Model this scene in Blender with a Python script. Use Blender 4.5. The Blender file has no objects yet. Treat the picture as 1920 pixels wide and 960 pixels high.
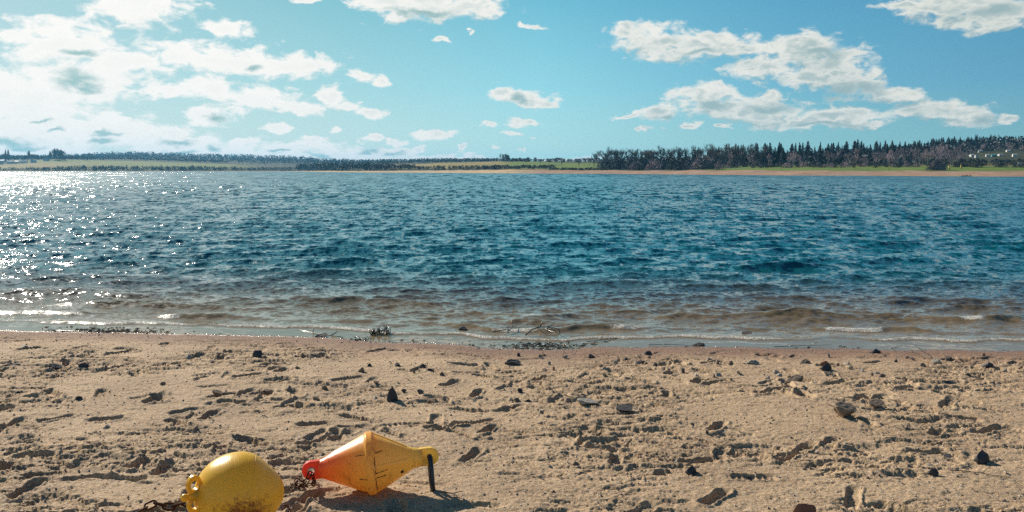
import bpy, math, random
import numpy as np
from mathutils import Vector, Matrix
R = math.radians
random.seed(7)
rng = np.random.default_rng(11)
scene = bpy.context.scene
C = scene.collection

# ------------------------------------------------------------------ camera
CAMZ = 1.75
PITCH = 5.53
F = 1663.0
cam_d = bpy.data.cameras.new('camera'); cam = bpy.data.objects.new('camera', cam_d); C.objects.link(cam)
cam.location = (0, 0, CAMZ); cam.rotation_euler = (R(90 - PITCH), 0, 0)
cam_d.sensor_width = 36; cam_d.lens = 36 * F / 1920
cam_d.clip_start = 0.05; cam_d.clip_end = 20000
scene.camera = cam
CP, SP = math.cos(R(PITCH)), math.sin(R(PITCH))

def ray(px, py):
    """direction through photo pixel, scaled to y = 1"""
    a = (px - 960) / F; b = (480 - py) / F
    y = CP + b * SP; z = -SP + b * CP
    return a / y, z / y
def at(px, py, Y):
    a, z = ray(px, py)
    return Vector((a * Y, Y, CAMZ + z * Y))
def hit(px, py, h=0.0):
    a, z = ray(px, py)
    Y = (h - CAMZ) / z
    return Vector((a * Y, Y, h))

# ------------------------------------------------------------------ tags
def tag(o, label=None, cat=None, group=None, kind=None):
    if label: o['label'] = label
    if cat: o['category'] = cat
    if group: o['group'] = group
    if kind: o['kind'] = kind
    return o
def thing(name, label, cat, loc=(0, 0, 0), rot=(0, 0, 0), group=None, scale=None):
    o = bpy.data.objects.new(name, None); C.objects.link(o)
    o.location = loc; o.rotation_euler = rot
    o.empty_display_size = 0.1
    if scale: o.scale = scale
    return tag(o, label, cat, group)
def obj(name, me, m=None, parent=None):
    o = bpy.data.objects.new(name, me); C.objects.link(o)
    if m is not None and not me.materials: me.materials.append(m)
    if parent is not None: o.parent = parent
    return o
def dup(root, loc, rotz, scale, label, group):
    r = root.copy(); C.objects.link(r); r.location = loc; r.rotation_euler = (0, 0, rotz); r.scale = scale
    r['label'] = label; r['group'] = group
    for ch in list(root.children):
        c = ch.copy(); C.objects.link(c); c.parent = r
    return r

# ------------------------------------------------------------------ mesh collector
class MB:
    def __init__(s): s.v = []; s.f = []; s.sm = []
    def add(s, vs, fs, smooth=False):
        b = len(s.v); s.v.extend([tuple(p) for p in vs])
        s.f.extend([tuple(b + i for i in f) for f in fs]); s.sm.extend([smooth] * len(fs))
    def box(s, c, d, M=None):
        x, y, z = c; a, b, h = d[0] / 2, d[1] / 2, d[2] / 2
        vs = [Vector((x + i * a, y + j * b, z + k * h)) for k in (-1, 1) for j in (-1, 1) for i in (-1, 1)]
        if M: vs = [M @ v for v in vs]
        s.add(vs, [(0, 2, 3, 1), (4, 5, 7, 6), (0, 1, 5, 4), (2, 6, 7, 3), (0, 4, 6, 2), (1, 3, 7, 5)])
    def tube(s, pts, rad, n=6, closed=False, smooth=True):
        P = [Vector(p) for p in pts]; N = len(P)
        if not hasattr(rad, '__len__'): rad = [rad] * N
        vs = []; up = None
        for i, p in enumerate(P):
            if closed: t = (P[(i + 1) % N] - P[i - 1])
            else: t = P[min(i + 1, N - 1)] - P[max(i - 1, 0)]
            t = t.normalized() if t.length > 1e-9 else Vector((0, 0, 1))
            if up is None:
                up = t.orthogonal().normalized()
            up = (up - t * up.dot(t))
            up = up.normalized() if up.length > 1e-6 else t.orthogonal().normalized()
            w = t.cross(up)
            for k in range(n):
                a = 2 * math.pi * k / n
                vs.append(p + (up * math.cos(a) + w * math.sin(a)) * rad[i])
        fs = []
        for i in range(N if closed else N - 1):
            j = (i + 1) % N
            for k in range(n):
                l = (k + 1) % n
                fs.append((i * n + k, i * n + l, j * n + l, j * n + k))
        if not closed:
            fs.append(tuple(range(n - 1, -1, -1))); fs.append(tuple((N - 1) * n + k for k in range(n)))
        s.add(vs, fs, smooth)
    def lathe(s, prof, n=48, M=None, smooth=True):
        """prof: list of (axial x, radius); axis +X"""
        vs = []
        for (x, r) in prof:
            for k in range(n):
                a = 2 * math.pi * k / n
                vs.append(Vector((x, r * math.cos(a), r * math.sin(a))))
        fs = []
        for i in range(len(prof) - 1):
            for k in range(n):
                l = (k + 1) % n
                fs.append((i * n + k, (i + 1) * n + k, (i + 1) * n + l, i * n + l))
        fs.append(tuple(range(n))); fs.append(tuple((len(prof) - 1) * n + k for k in range(n - 1, -1, -1)))
        if M: vs = [M @ v for v in vs]
        s.add(vs, fs, smooth)
    def mesh(s, name):
        me = bpy.data.meshes.new(name); me.from_pydata(s.v, [], s.f)
        me.polygons.foreach_set('use_smooth', s.sm); me.update()
        return me

def grid_mesh(name, X, Y, Z, smooth=True):
    r, c = X.shape
    co = np.stack([X, Y, Z], -1).reshape(-1, 3).astype(np.float32)
    i = np.arange(r * c).reshape(r, c)
    q = np.stack([i[:-1, :-1], i[:-1, 1:], i[1:, 1:], i[1:, :-1]], -1).reshape(-1, 4)
    me = bpy.data.meshes.new(name)
    me.vertices.add(len(co)); me.vertices.foreach_set('co', co.ravel())
    me.loops.add(q.size); me.loops.foreach_set('vertex_index', q.ravel().astype(np.int32))
    me.polygons.add(len(q)); me.polygons.foreach_set('loop_start', np.arange(0, q.size, 4, dtype=np.int32))
    me.update(calc_edges=True)
    me.polygons.foreach_set('use_smooth', np.full(len(q), smooth))
    me.update()
    return me
def set_color(me, name, arr):
    a = me.color_attributes.new(name, 'FLOAT_COLOR', 'POINT')
    col = np.ones((len(me.vertices), 4), np.float32); col[:, :arr.shape[-1]] = arr
    a.data.foreach_set('color', col.ravel())

# ------------------------------------------------------------------ numpy noise
def _hash(ix, iy, seed):
    h = (ix.astype(np.int64) * 374761393 + iy.astype(np.int64) * 668265263 + seed * 974634777) & 0xffffffff
    h = ((h ^ (h >> 13)) * 1274126177) & 0xffffffff
    h = ((h ^ (h >> 15)) * 2246822519) & 0xffffffff
    return ((h ^ (h >> 16)) & 0xffffff) / float(0xffffff)
def gnoise(x, y, seed=0):
    ix = np.floor(x); iy = np.floor(y); fx = x - ix; fy = y - iy
    ux = fx * fx * fx * (fx * (fx * 6 - 15) + 10); uy = fy * fy * fy * (fy * (fy * 6 - 15) + 10)
    def g(dx, dy):
        a = _hash(ix + dx, iy + dy, seed) * 2 * np.pi
        return np.cos(a) * (fx - dx) + np.sin(a) * (fy - dy)
    n0 = g(0, 0) * (1 - ux) + g(1, 0) * ux
    n1 = g(0, 1) * (1 - ux) + g(1, 1) * ux
    return (n0 * (1 - uy) + n1 * uy) * 1.4
def fbm(x, y, wl, octs, seed=0, gain=0.5):
    s = 0; a = 1; w = wl
    for k in range(octs):
        s = s + a * gnoise(x / w + 13.7 * k, y / w - 7.3 * k, seed + k); a *= gain; w *= 0.5
    return s
def sstep(a, b, x):
    t = np.clip((x - a) / (b - a), 0, 1); return t * t * (3 - 2 * t)

# ------------------------------------------------------------------ materials
class NT:
    def __init__(s, tree): s.t = tree; s.n = tree.nodes; s.l = tree.links
    def put(s, inp, v):
        if v is None: return
        if hasattr(v, 'is_output') or isinstance(v, bpy.types.NodeSocket): s.l.new(v, inp)
        else:
            if isinstance(v, (tuple, list)) and inp.type == 'RGBA' and len(v) == 3: v = (*v, 1)
            inp.default_value = v
    def node(s, typ, ins=None, **kw):
        n = s.n.new(typ)
        for k, v in kw.items(): setattr(n, k, v)
        for k, v in (ins or {}).items(): s.put(n.inputs[k], v)
        return n
    def math(s, op, a, b=None, c=None, clamp=False):
        n = s.node('ShaderNodeMath', {0: a}, operation=op, use_clamp=clamp)
        if b is not None: s.put(n.inputs[1], b)
        if c is not None: s.put(n.inputs[2], c)
        return n.outputs[0]
    def vmath(s, op, a, b=None, out=0):
        n = s.node('ShaderNodeVectorMath', {0: a}, operation=op)
        if b is not None: s.put(n.inputs[1] if op != 'SCALE' else n.inputs[3], b)
        return n.outputs[out]
    def mix(s, fac, a, b, blend='MIX'):
        n = s.node('ShaderNodeMix', data_type='RGBA', blend_type=blend)
        s.put(n.inputs[0], fac); s.put(n.inputs[6], a); s.put(n.inputs[7], b)
        return n.outputs[2]
    def noise(s, vec, scale, detail=4, rough=0.55, out=0, dist=0.0):
        n = s.node('ShaderNodeTexNoise', {'Vector': vec, 'Scale': scale, 'Detail': detail, 'Roughness': rough, 'Distortion': dist})
        return n.outputs[out]
    def ramp(s, fac, stops):
        n = s.node('ShaderNodeValToRGB', {0: fac}); e = n.color_ramp.elements
        while len(e) < len(stops): e.new(0.5)
        for i, (p, c) in enumerate(stops):
            e[i].position = p; e[i].color = (*c, 1) if isinstance(c, (tuple, list)) else (c, c, c, 1)
        return n.outputs[0]
    def mapr(s, v, a, b, c=0.0, d=1.0, interp='LINEAR'):
        n = s.node('ShaderNodeMapRange', {0: v, 1: a, 2: b, 3: c, 4: d}, interpolation_type=interp, clamp=True)
        return n.outputs[0]

def material(name):
    m = bpy.data.materials.new(name); m.use_nodes = True
    nt = NT(m.node_tree); b = m.node_tree.nodes['Principled BSDF']
    return m, nt, b
def simple(name, col, rough=0.8, var=0.35, scale=6.0, bump=0.0, spec=0.3, metal=0.0, col2=None, coord='Object'):
    m, nt, b = material(name)
    tc = nt.node('ShaderNodeTexCoord').outputs[coord]
    n = nt.noise(tc, scale, 5, 0.6)
    c2 = col2 or tuple(c * (1 - var) for c in col)
    nt.put(b.inputs['Base Color'], nt.mix(nt.mapr(n, 0.3, 0.7), c2, col))
    b.inputs['Roughness'].default_value = rough; b.inputs['Specular IOR Level'].default_value = spec
    b.inputs['Metallic'].default_value = metal
    if bump:
        bn = nt.node('ShaderNodeBump', {'Height': n, 'Strength': 1.0, 'Distance': bump}); nt.put(b.inputs['Normal'], bn.outputs[0])
    return m
def leafy(name, col, col2, scale=0.5, trans=0.0):
    """foliage: clumps differ in colour, each copy differs a little"""
    m, nt, b = material(name)
    geo = nt.node('ShaderNodeNewGeometry').outputs['Position']
    oi = nt.node('ShaderNodeObjectInfo').outputs['Random']
    n = nt.noise(geo, scale, 3, 0.7)
    c = nt.mix(nt.mapr(n, 0.35, 0.65), col2, col)
    h = nt.node('ShaderNodeHueSaturation', {'Hue': nt.math('MULTIPLY_ADD', oi, 0.03, 0.485), 'Saturation': 1.0, 'Value': nt.math('MULTIPLY_ADD', oi, 0.7, 0.65), 'Color': c}).outputs[0]
    nt.put(b.inputs['Base Color'], h); b.inputs['Roughness'].default_value = 0.7; b.inputs['Specular IOR Level'].default_value = 0.2
    return m

# ------------------------------------------------------------------ shoreline and beach height
SHX = []; SHY = []
for px, py in ((-900, 611), (-300, 616), (0, 619), (150, 622), (300, 625), (450, 628), (600, 632), (680, 639), (760, 642), (860, 645), (900, 652), (960, 654), (1060, 655), (1120, 650), (1300, 650), (1500, 653), (1700, 656), (1920, 658), (2300, 662), (2900, 668)):
    p = hit(px, py, 0.0); SHX.append(p.x); SHY.append(p.y)
SHX, SHY = np.array(SHX), np.array(SHY)
def shore_y(x):
    return np.interp(x, SHX, SHY) + 0.05 * gnoise(x / 0.5, x * 0 + 3.1, 5) + 0.025 * gnoise(x / 0.16, x * 0 + 9.1, 6)
def base_h(x, y):
    d = shore_y(x) - y       # >0 on land
    up = 0.052 * (1 - np.exp(-np.maximum(d, 0) / 0.8)) + 0.021 * np.maximum(d, 0)
    dn = -0.045 * np.maximum(-d, 0)
    return np.where(d > 0, np.minimum(up, 0.4), np.maximum(dn, -1.2))
PRINTS = []
for k in range(640):
    PRINTS.append((rng.uniform(-7.5, 8.0), rng.uniform(3.2, 8.6), rng.uniform(0, np.pi), rng.uniform(0.11, 0.16), rng.uniform(0.04, 0.06), rng.uniform(0.012, 0.032), rng.random()))
def beach_h(x, y):
    d = shore_y(x) - y
    land = sstep(0.05, 0.9, d)
    z = base_h(x, y)
    z = z + land * 0.020 * fbm(x, y, 1.3, 2, 21)
    rough = sstep(-0.25, 0.45, fbm(x * 0.6, y, 0.9, 3, 31))          # churned against smooth patches
    rough = 0.22 + 0.90 * rough
    z = z + land * rough * 0.017 * fbm(x * 0.45, y, 0.19, 4, 41, 0.55)
    t = fbm(x * 0.42, y, 0.11, 4, 51, 0.6)
    z = z + land * rough * -0.016 * sstep(0.11, 0.27, t)     # broken crust edges
    t2 = fbm(x * 0.55, y, 0.050, 4, 61, 0.65)
    z = z + land * rough * -0.010 * (sstep(0.17, 0.34, t2)) + land * (0.35 + rough) * 0.0050 * t2 + land * 0.0032 * fbm(x * 0.7, y, 0.030, 2, 66)
    z = z + (0.25 + land) * 0.0012 * gnoise(x / 0.018, y / 0.018, 71)
    for (cx, cy, a, L, W, dep, rr) in PRINTS:
        m = (np.abs(x - cx) < 0.3) & (np.abs(y - cy) < 0.3)
        if not m.any(): continue
        xx = x[m] - cx; yy = y[m] - cy
        u = xx * math.cos(a) + yy * math.sin(a); v = -xx * math.sin(a) + yy * math.cos(a)
        wob = 0.10 * gnoise(xx / 0.05 + cx * 9, yy / 0.05, 7)
        waist = 1 + 0.25 * np.cos(u / L * 3.0)
        q = np.sqrt((u / L) ** 2 + (v / W * waist) ** 2) + wob
        fl = 1 - sstep(0.72, 1.05, q)
        rim = np.exp(-((q - 1.15) / 0.16) ** 2) * (0.6 + 0.8 * gnoise(xx / 0.09 + 5 * cx, yy / 0.09, 8))
        dz = -dep * fl + 0.45 * dep * rim
        if rr < 0.42: dz = dz + 0.006 * fl * np.sin(u * 2 * np.pi / 0.034) * 1.0
        z[m] += dz * land[m]
    return z
def ground_z(x, y):
    xa = np.array([x], float); ya = np.array([y], float)
    return float(beach_h(xa, ya)[0])
def on_sand(px, py):
    p = hit(px, py, 0.1)
    for _ in range(4):
        p = hit(px, py, float(base_h(np.array([p.x]), np.array([p.y]))[0]))
    return Vector((p.x, p.y, ground_z(p.x, p.y)))

# ------------------------------------------------------------------ beach mesh
def sand_material():
    m, nt, b = material('beach_sand')
    P = nt.node('ShaderNodeNewGeometry').outputs['Position']
    big = nt.noise(P, 1.6, 4, 0.6)
    fine = nt.noise(P, 260, 3, 0.7)
    mid = nt.noise(P, 28, 4, 0.7)
    dry = nt.mix(nt.mapr(big, 0.35, 0.65), (0.44, 0.31, 0.19), (0.58, 0.42, 0.26))
    dry = nt.mix(nt.mapr(mid, 0.30, 0.72), nt.mix(1.0, dry, (0.80, 0.76, 0.74), 'MULTIPLY'), dry)
    grain = nt.node('ShaderNodeTexVoronoi', {'Vector': P, 'Scale': 160.0, 'Randomness': 1.0})
    sp = nt.math('LESS_THAN', nt.node('ShaderNodeSeparateColor', {0: grain.outputs['Color']}).outputs[0], 0.16)
    dry = nt.mix(nt.math('MULTIPLY', sp, 0.55), dry, (0.16, 0.12, 0.10))
    sp2 = nt.math('GREATER_THAN', nt.node('ShaderNodeSeparateColor', {0: grain.outputs['Color']}).outputs[1], 0.90)
    dry = nt.mix(nt.math('MULTIPLY', sp2, 0.5), dry, (0.70, 0.60, 0.50))
    dry = nt.mix(nt.mapr(fine, 0.3, 0.7, 0.0, 0.35), dry, nt.mix(1.0, dry, (0.55, 0.5, 0.5), 'MULTIPLY'))
    wet = nt.mix(nt.mapr(mid, 0.3, 0.7), (0.15, 0.088, 0.062), (0.26, 0.155, 0.108))
    at_ = nt.node('ShaderNodeAttribute', attribute_name='shore').outputs['Fac']     # metres from the water line
    dd = nt.math('ADD', at_, nt.math('MULTIPLY_ADD', nt.noise(P, 3.0, 4, 0.6), 0.5, -0.25))
    wf = nt.mapr(dd, 0.15, 1.20, 1.0, 0.0, 'SMOOTHSTEP')
    col = nt.mix(wf, dry, wet)
    nt.put(b.inputs['Base Color'], col)
    wr = nt.mapr(at_, 0.02, 0.14, 1.0, 0.0, 'SMOOTHSTEP')
    nt.put(b.inputs['Roughness'], nt.math('MULTIPLY_ADD', wr, -0.7, 0.9))
    b.inputs['Specular IOR Level'].default_value = 0.3
    h = nt.math('ADD', nt.math('MULTIPLY', fine, 0.6), nt.math('ADD', mid, nt.math('MULTIPLY', nt.noise(nt.vmath('MULTIPLY', P, (0.6, 1, 1)), 90, 3, 0.7), 0.9)))
    bp = nt.node('ShaderNodeBump', {'Height': h, 'Strength': 1.0, 'Distance': 0.008})
    nt.put(b.inputs['Normal'], bp.outputs[0])
    return m
SAND = sand_material()
ncol, nrow = 1800, 640
s = np.linspace(-1, 1, ncol)
yy = []
y0 = 2.9
while y0 < 10.6:
    yy.append(y0); y0 += 0.0075 * (y0 / 4.0) ** 1.3
yy = np.array(yy)
S, Yg = np.meshgrid(s, yy)
Xg = S * (Yg * 0.60 + 2.6)
Zg = beach_h(Xg, Yg)
# the two floats press shallow hollows
me = grid_mesh('beach', Xg, Yg, Zg)
a = me.attributes.new('shore', 'FLOAT', 'POINT'); a.data.foreach_set('value', (shore_y(Xg) - Yg).ravel().astype(np.float32))
beach = tag(obj('beach', me, SAND), kind='structure')

# wide ground sheet: the shore behind and to the sides, and the lake bed
gx = np.concatenate([-np.geomspace(3200, 8, 60), np.linspace(-7.5, 7.5, 76), np.geomspace(8, 3200, 60)])
gy = np.concatenate([-np.geomspace(400, 3, 40), np.linspace(-2.5, 12.5, 100), np.geomspace(13, 4500, 70)])
GX, GY = np.meshgrid(gx, gy)
GZ = base_h(GX, GY) + 0.0 
inside = (np.abs(GX) < GY * 0.60 + 2.6 - 0.05) & (GY > 2.95) & (GY < 10.5)
d_ = shore_y(GX) - GY
GZ = np.where(inside, GZ - 0.08, GZ + 0.02 * fbm(GX, GY, 1.3, 2, 21) * sstep(0.05, 0.9, d_) - 0.012)
GZ = GZ + sstep(30, 300, d_) * 3
me = grid_mesh('ground', GX, GY, GZ)
a = me.attributes.new('shore', 'FLOAT', 'POINT'); a.data.foreach_set('value', d_.ravel().astype(np.float32))
tag(obj('ground', me, SAND), kind='structure')

# ------------------------------------------------------------------ water
def water_material():
    m, nt, b = material('lake_water')
    P = nt.node('ShaderNodeNewGeometry').outputs['Position']
    N = nt.node('ShaderNodeNewGeometry').outputs['Normal']
    off = nt.node('ShaderNodeAttribute', attribute_name='shore').outputs['Fac']    # metres out from the water line
    far = nt.mapr(off, 4.0, 60.0, 0.0, 1.0)
    # turbid brown shallows turning to deep blue-green
    patch = nt.noise(nt.vmath('MULTIPLY', P, (0.25, 1.0, 1.0)), 0.8, 3, 0.5)
    dd = nt.math('ADD', off, nt.math('MULTIPLY_ADD', patch, 2.0, -1.0))
    body = nt.ramp(nt.mapr(dd, 0.0, 9.0), [(0.0, (0.20, 0.145, 0.078)), (0.24, (0.155, 0.112, 0.058)), (0.42, (0.050, 0.055, 0.048)), (0.70, (0.0050, 0.072, 0.088)), (1.0, (0.0015, 0.088, 0.118))])
    # wavelets: the normal is turned by noise at three sizes
    def wob(scale, sx, sy, amt, det=3):
        v = nt.vmath('MULTIPLY', P, (sx, sy, 1.0))
        c = nt.noise(v, scale, det, 0.65, out=1)
        return nt.vmath('MULTIPLY', nt.vmath('SUBTRACT', c, (0.5, 0.5, 0.5)), (amt * 1.05, amt, 0.0))
    calm = nt.mapr(off, 0.15, 1.8, 0.10, 1.0)
    def band(a, b, c, d):
        return nt.math('MULTIPLY', nt.mapr(off, a, b, 0.0, 1.0), nt.mapr(off, c, d, 1.0, 0.0))
    w = nt.vmath('SCALE', wob(14.0, 0.8, 1.3, 1.1, 3), nt.mapr(off, 10, 40, 1.0, 0.35))
    w = nt.vmath('ADD', w, nt.vmath('SCALE', wob(6.0, 0.9, 0.42, 1.7, 3), band(1.5, 8, 35, 80)))
    w = nt.vmath('ADD', w, nt.vmath('SCALE', wob(2.0, 0.9, 0.20, 2.3, 2), band(25, 60, 130, 260)))
    w = nt.vmath('ADD', w, nt.vmath('SCALE', wob(0.75, 0.9, 0.07, 2.5, 2), nt.mapr(off, 90, 220, 0.0, 1.0)))
    w = nt.vmath('SCALE', w, calm)
    nn = nt.vmath('NORMALIZE', nt.vmath('ADD', N, w))
    # foam on the last little breakers
    fa = nt.node('ShaderNodeAttribute', attribute_name='foam').outputs['Fac']
    bub = nt.node('ShaderNodeTexVoronoi', {'Vector': P, 'Scale': 55.0}, feature='F1').outputs[0]
    fn = nt.noise(P, 20, 5, 0.8)
    foam = nt.math('MULTIPLY', nt.mapr(nt.math('ADD', fa, nt.math('MULTIPLY_ADD', fn, 1.6, -0.95)), 0.25, 0.50), nt.mapr(bub, 0.15, 0.6, 1.0, 0.25))
    nt.put(b.inputs['Base Color'], nt.mix(foam, body, (0.80, 0.78, 0.72)))
    nt.put(b.inputs['Roughness'], nt.math('ADD', nt.mapr(off, 2.0, 120.0, 0.055, 0.22), nt.math('MULTIPLY', foam, 0.4)))
    b.inputs['IOR'].default_value = 1.333
    nt.put(b.inputs['Normal'], nn)
    return m
WATER = water_material()
ys = []; y0 = 7.6
while y0 < 330: ys.append(y0); y0 += 0.016 + 0.0046 * (y0 - 7.6)
while y0 < 1600: ys.append(y0); y0 *= 1.012
ys = np.array(ys); ncw = 760
S, Yw = np.meshgrid(np.linspace(-1, 1, ncw), ys)
Xw = S * (Yw * 0.66 + 1.0)
sp = np.maximum(np.gradient(ys)[:, None] * np.ones_like(Xw), 2 * (Yw * 0.66 + 1) / ncw)
off = Yw - shore_y(Xw)
sh0 = sstep(0.35, 2.2, off)
Zw = np.zeros_like(Xw); DX = np.zeros_like(Xw); DY = np.zeros_like(Xw)
for k in range(84):
    lam = 0.15 * (2.1 / 0.15) ** (k / 83.0) * rng.uniform(0.9, 1.1)
    th = R(-90 + 12) + rng.normal(0, 0.50)
    kx, ky = 2 * np.pi / lam * math.cos(th), 2 * np.pi / lam * math.sin(th)
    amp = 0.0056 * lam ** 0.98 * rng.uniform(0.6, 1.3)
    w = sstep(2.2, 4.5, lam / sp) * (sh0 if lam > 0.5 else sstep(0.25, 1.2, off))
    amp_w = amp * w
    ph = kx * Xw + ky * Yw + rng.uniform(0, 6.28)
    Zw += amp_w * np.sin(ph)
    DX -= 0.8 * amp_w * math.cos(th) * -np.cos(ph); DY -= 0.8 * amp_w * math.sin(th) * -np.cos(ph)
grp = 0.75 + 0.22 * fbm(Xw, Yw * 1.4, 7.0, 2, 91) + 0.18 * fbm(Xw, Yw, 30.0, 2, 92)
Zw *= np.clip(grp, 0.25, 1.5); 
# small swell that stands up in the shallows, in short broken crests
foam = np.zeros_like(Xw)
crests = [(0.50, 0.026, 0.070, 0.0), (1.02, 0.048, 0.11, 1.7), (1.85, 0.046, 0.16, 4.0), (2.65, 0.042, 0.20, 7.7), (3.5, 0.040, 0.26, 12.1), (4.6, 0.034, 0.30, 17.3), (6.0, 0.022, 0.34, 23.3)]
for i, (o0, am, wd, sd) in enumerate(crests):
    line = o0 + 0.16 * gnoise(Xw / 1.5 + sd, Xw * 0 + sd, 101 + i) + 0.06 * gnoise(Xw / 0.4 + sd, Xw * 0, 111 + i)
    ps = sstep(-0.75 if i < 1 else -0.12, 0.28, gnoise(Xw / (1.3 + 0.12 * i) + sd * 3, Xw * 0 + 5 + sd, 121 + i))
    e = off - line
    prof = np.where(e < 0, np.exp(-(e / (wd * 0.80)) ** 2), np.exp(-(e / (wd * 1.3)) ** 2))
    Zw += 0.88 * am * (0.15 + 0.85 * ps) * prof
    if i < 3:
        f = np.exp(-((e + wd * 0.35) / (wd * 0.6)) ** 2) * ps
        if i == 1: f = f * sstep(-0.25, 0.20, gnoise(Xw / 0.8 + 2.2, Xw * 0 + 1.7, 131))
        if i == 2: f = f * sstep(0.15, 0.45, gnoise(Xw / 0.7 + 8.2, Xw * 0 + 4.7, 133))
        foam = np.maximum(foam, f)
edge = np.exp(-((off - 0.24 - 0.06 * gnoise(Xw / 0.3, Xw * 0, 141)) / 0.05) ** 2) * sstep(-0.2, 0.3, gnoise(Xw / 0.5, Yw / 0.2, 142)) * 0.55
foam = np.maximum(foam, edge)
Zw += 0.004 * sstep(0.05, 0.6, off) - 0.0
Zw = np.where(off < 0, -0.002, Zw)
me = grid_mesh('lake', Xw + DX * sh0, Yw + DY * sh0, Zw)
for nm, ar in (('shore', off), ('foam', foam)):
    a = me.attributes.new(nm, 'FLOAT', 'POINT'); a.data.foreach_set('value', ar.ravel().astype(np.float32))
tag(obj('lake_water', me, WATER), kind='structure')
# the lake goes on to both sides of the fine sheet
wx = np.concatenate([-np.geomspace(3100, 6.0, 90), np.linspace(-5.8, 5.8, 30), np.geomspace(6.0, 3100, 90)])
wy = np.concatenate([np.linspace(7.4, 12, 40), np.geomspace(12.3, 1600, 160)])
WX, WY = np.meshgrid(wx, wy)
WZ_ = np.where(np.abs(WX) < WY * 0.66 + 0.4, -0.30, 0.0)
me = grid_mesh('lake_outer', WX, WY, WZ_)
for nm, ar in (('shore', np.maximum(WY - shore_y(WX), 0)), ('foam', WX * 0)):
    a = me.attributes.new(nm, 'FLOAT', 'POINT'); a.data.foreach_set('value', ar.ravel().astype(np.float32))
tag(obj('lake_water_beyond', me, WATER), kind='structure')

# ------------------------------------------------------------------ far shore
SANDC, SCRUB, TAN, GREEN, BRIGHT, WOOD, PINK = (0.48, 0.38, 0.25), (0.05, 0.065, 0.045), (0.27, 0.24, 0.10), (0.17, 0.21, 0.060), (0.125, 0.20, 0.040), (0.045, 0.06, 0.04), (0.33, 0.235, 0.185)
GRN2 = (0.13, 0.13, 0.06)
KN = [  # u : seven (distance, row of the surface) and six ground colours
 (-700, [(1150,321.6),(1170,320.6),(1230,316),(1400,305),(1500,300),(1900,297),(2700,298)], [SANDC,SCRUB,SCRUB,WOOD,WOOD,WOOD]),
 (0,   [(1150,321.6),(1170,320.6),(1230,316),(1400,307),(1500,302),(1900,299),(2700,298)], [TAN,SCRUB,TAN,WOOD,WOOD,WOOD]),
 (90,  [(1150,321.6),(1170,320.6),(1230,316),(1400,305),(1500,299.5),(1900,299),(2700,298)], [TAN,SCRUB,TAN,GREEN,WOOD,WOOD]),
 (250, [(1150,321.6),(1170,320.6),(1230,316),(1400,307),(1550,300.5),(1900,297),(2700,290)], [TAN,SCRUB,GREEN,GREEN,WOOD,WOOD]),
 (420, [(1150,321.6),(1170,320.6),(1230,317),(1400,311),(1550,306),(1900,303),(2700,294.5)], [TAN,SCRUB,GREEN,GREEN,WOOD,WOOD]),
 (500, [(1150,321.6),(1170,320.6),(1230,317),(1400,312),(1550,309),(1900,305),(2700,297)], [TAN,SCRUB,SCRUB,WOOD,WOOD,WOOD]),
 (560, [(1100,321.7),(1140,320.8),(1200,317),(1330,313),(1500,310),(1800,306),(2600,299)], [SANDC,SCRUB,SCRUB,WOOD,WOOD,WOOD]),
 (620, [(800,322.6),(850,320.6),(900,318),(1000,313),(1200,311),(1500,308),(2400,304)], [SANDC,SCRUB,SCRUB,WOOD,WOOD,WOOD]),
 (700, [(650,323.8),(700,320.6),(720,318),(850,313),(1000,309),(1300,307),(2300,306)], [SANDC,SCRUB,SCRUB,TAN,WOOD,WOOD]),
 (830, [(560,324.5),(610,319.6),(630,316),(700,310),(800,304.5),(1100,304),(2200,305)], [SANDC,SCRUB,TAN,TAN,WOOD,WOOD]),
 (935, [(495,325.2),(540,318.0),(560,316),(650,309),(730,303.0),(900,302.8),(2000,305)], [SANDC,SCRUB,TAN,TAN,WOOD,WOOD]),
 (960, [(480,325.4),(525,317.6),(545,316),(650,309),(720,303.5),(900,303),(2000,305)], [SANDC,GRN2,BRIGHT,BRIGHT,WOOD,WOOD]),
 (1010,[(460,325.8),(500,318.4),(520,316.5),(600,310),(700,303.5),(880,303),(2000,305)], [PINK,GRN2,BRIGHT,BRIGHT,WOOD,WOOD]),
 (1110,[(425,326.2),(462,318.8),(478,317),(560,311),(680,304.5),(850,303),(2000,306)], [PINK,GRN2,BRIGHT,BRIGHT,WOOD,WOOD]),
 (1200,[(390,326.8),(418,319.8),(430,318.5),(480,314),(560,310),(800,306),(2000,308)], [PINK,SCRUB,GRN2,WOOD,WOOD,WOOD]),
 (1310,[(338,327.8),(366,318.8),(376,317.7),(440,312),(520,308),(700,304),(1500,306)], [PINK,SCRUB,GRN2,WOOD,WOOD,WOOD]),
 (1335,[(330,328.0),(357,318.7),(366,317.7),(430,311),(510,308),(690,303),(1400,305)], [PINK,BRIGHT,BRIGHT,WOOD,WOOD,WOOD]),
 (1500,[(290,329.0),(318,319.2),(325,318.2),(370,311),(430,308),(560,300),(900,300)], [PINK,BRIGHT,BRIGHT,GRN2,WOOD,WOOD]),
 (1700,[(262,330.4),(287,319.8),(295,318.8),(340,311),(390,306),(540,287),(800,285)], [PINK,BRIGHT,BRIGHT,GRN2,WOOD,WOOD]),
 (1860,[(243,331.8),(265,320.8),(275,319.8),(320,311),(370,304),(520,272),(700,268)], [PINK,BRIGHT,BRIGHT,GRN2,WOOD,WOOD]),
 (2700,[(230,332.5),(252,320.8),(262,319.8),(310,310),(360,301),(510,262),(700,258)], [PINK,BRIGHT,BRIGHT,GRN2,WOOD,WOOD]),
]
KU = np.array([k[0] for k in KN], float)
KY = np.array([[p[0] for p in k[1]] for k in KN], float)
KZ = np.array([[at(960, p[1], p[0]).z for p in k[1]] for k in KN])
KC = np.array([k[2] for k in KN])
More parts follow.
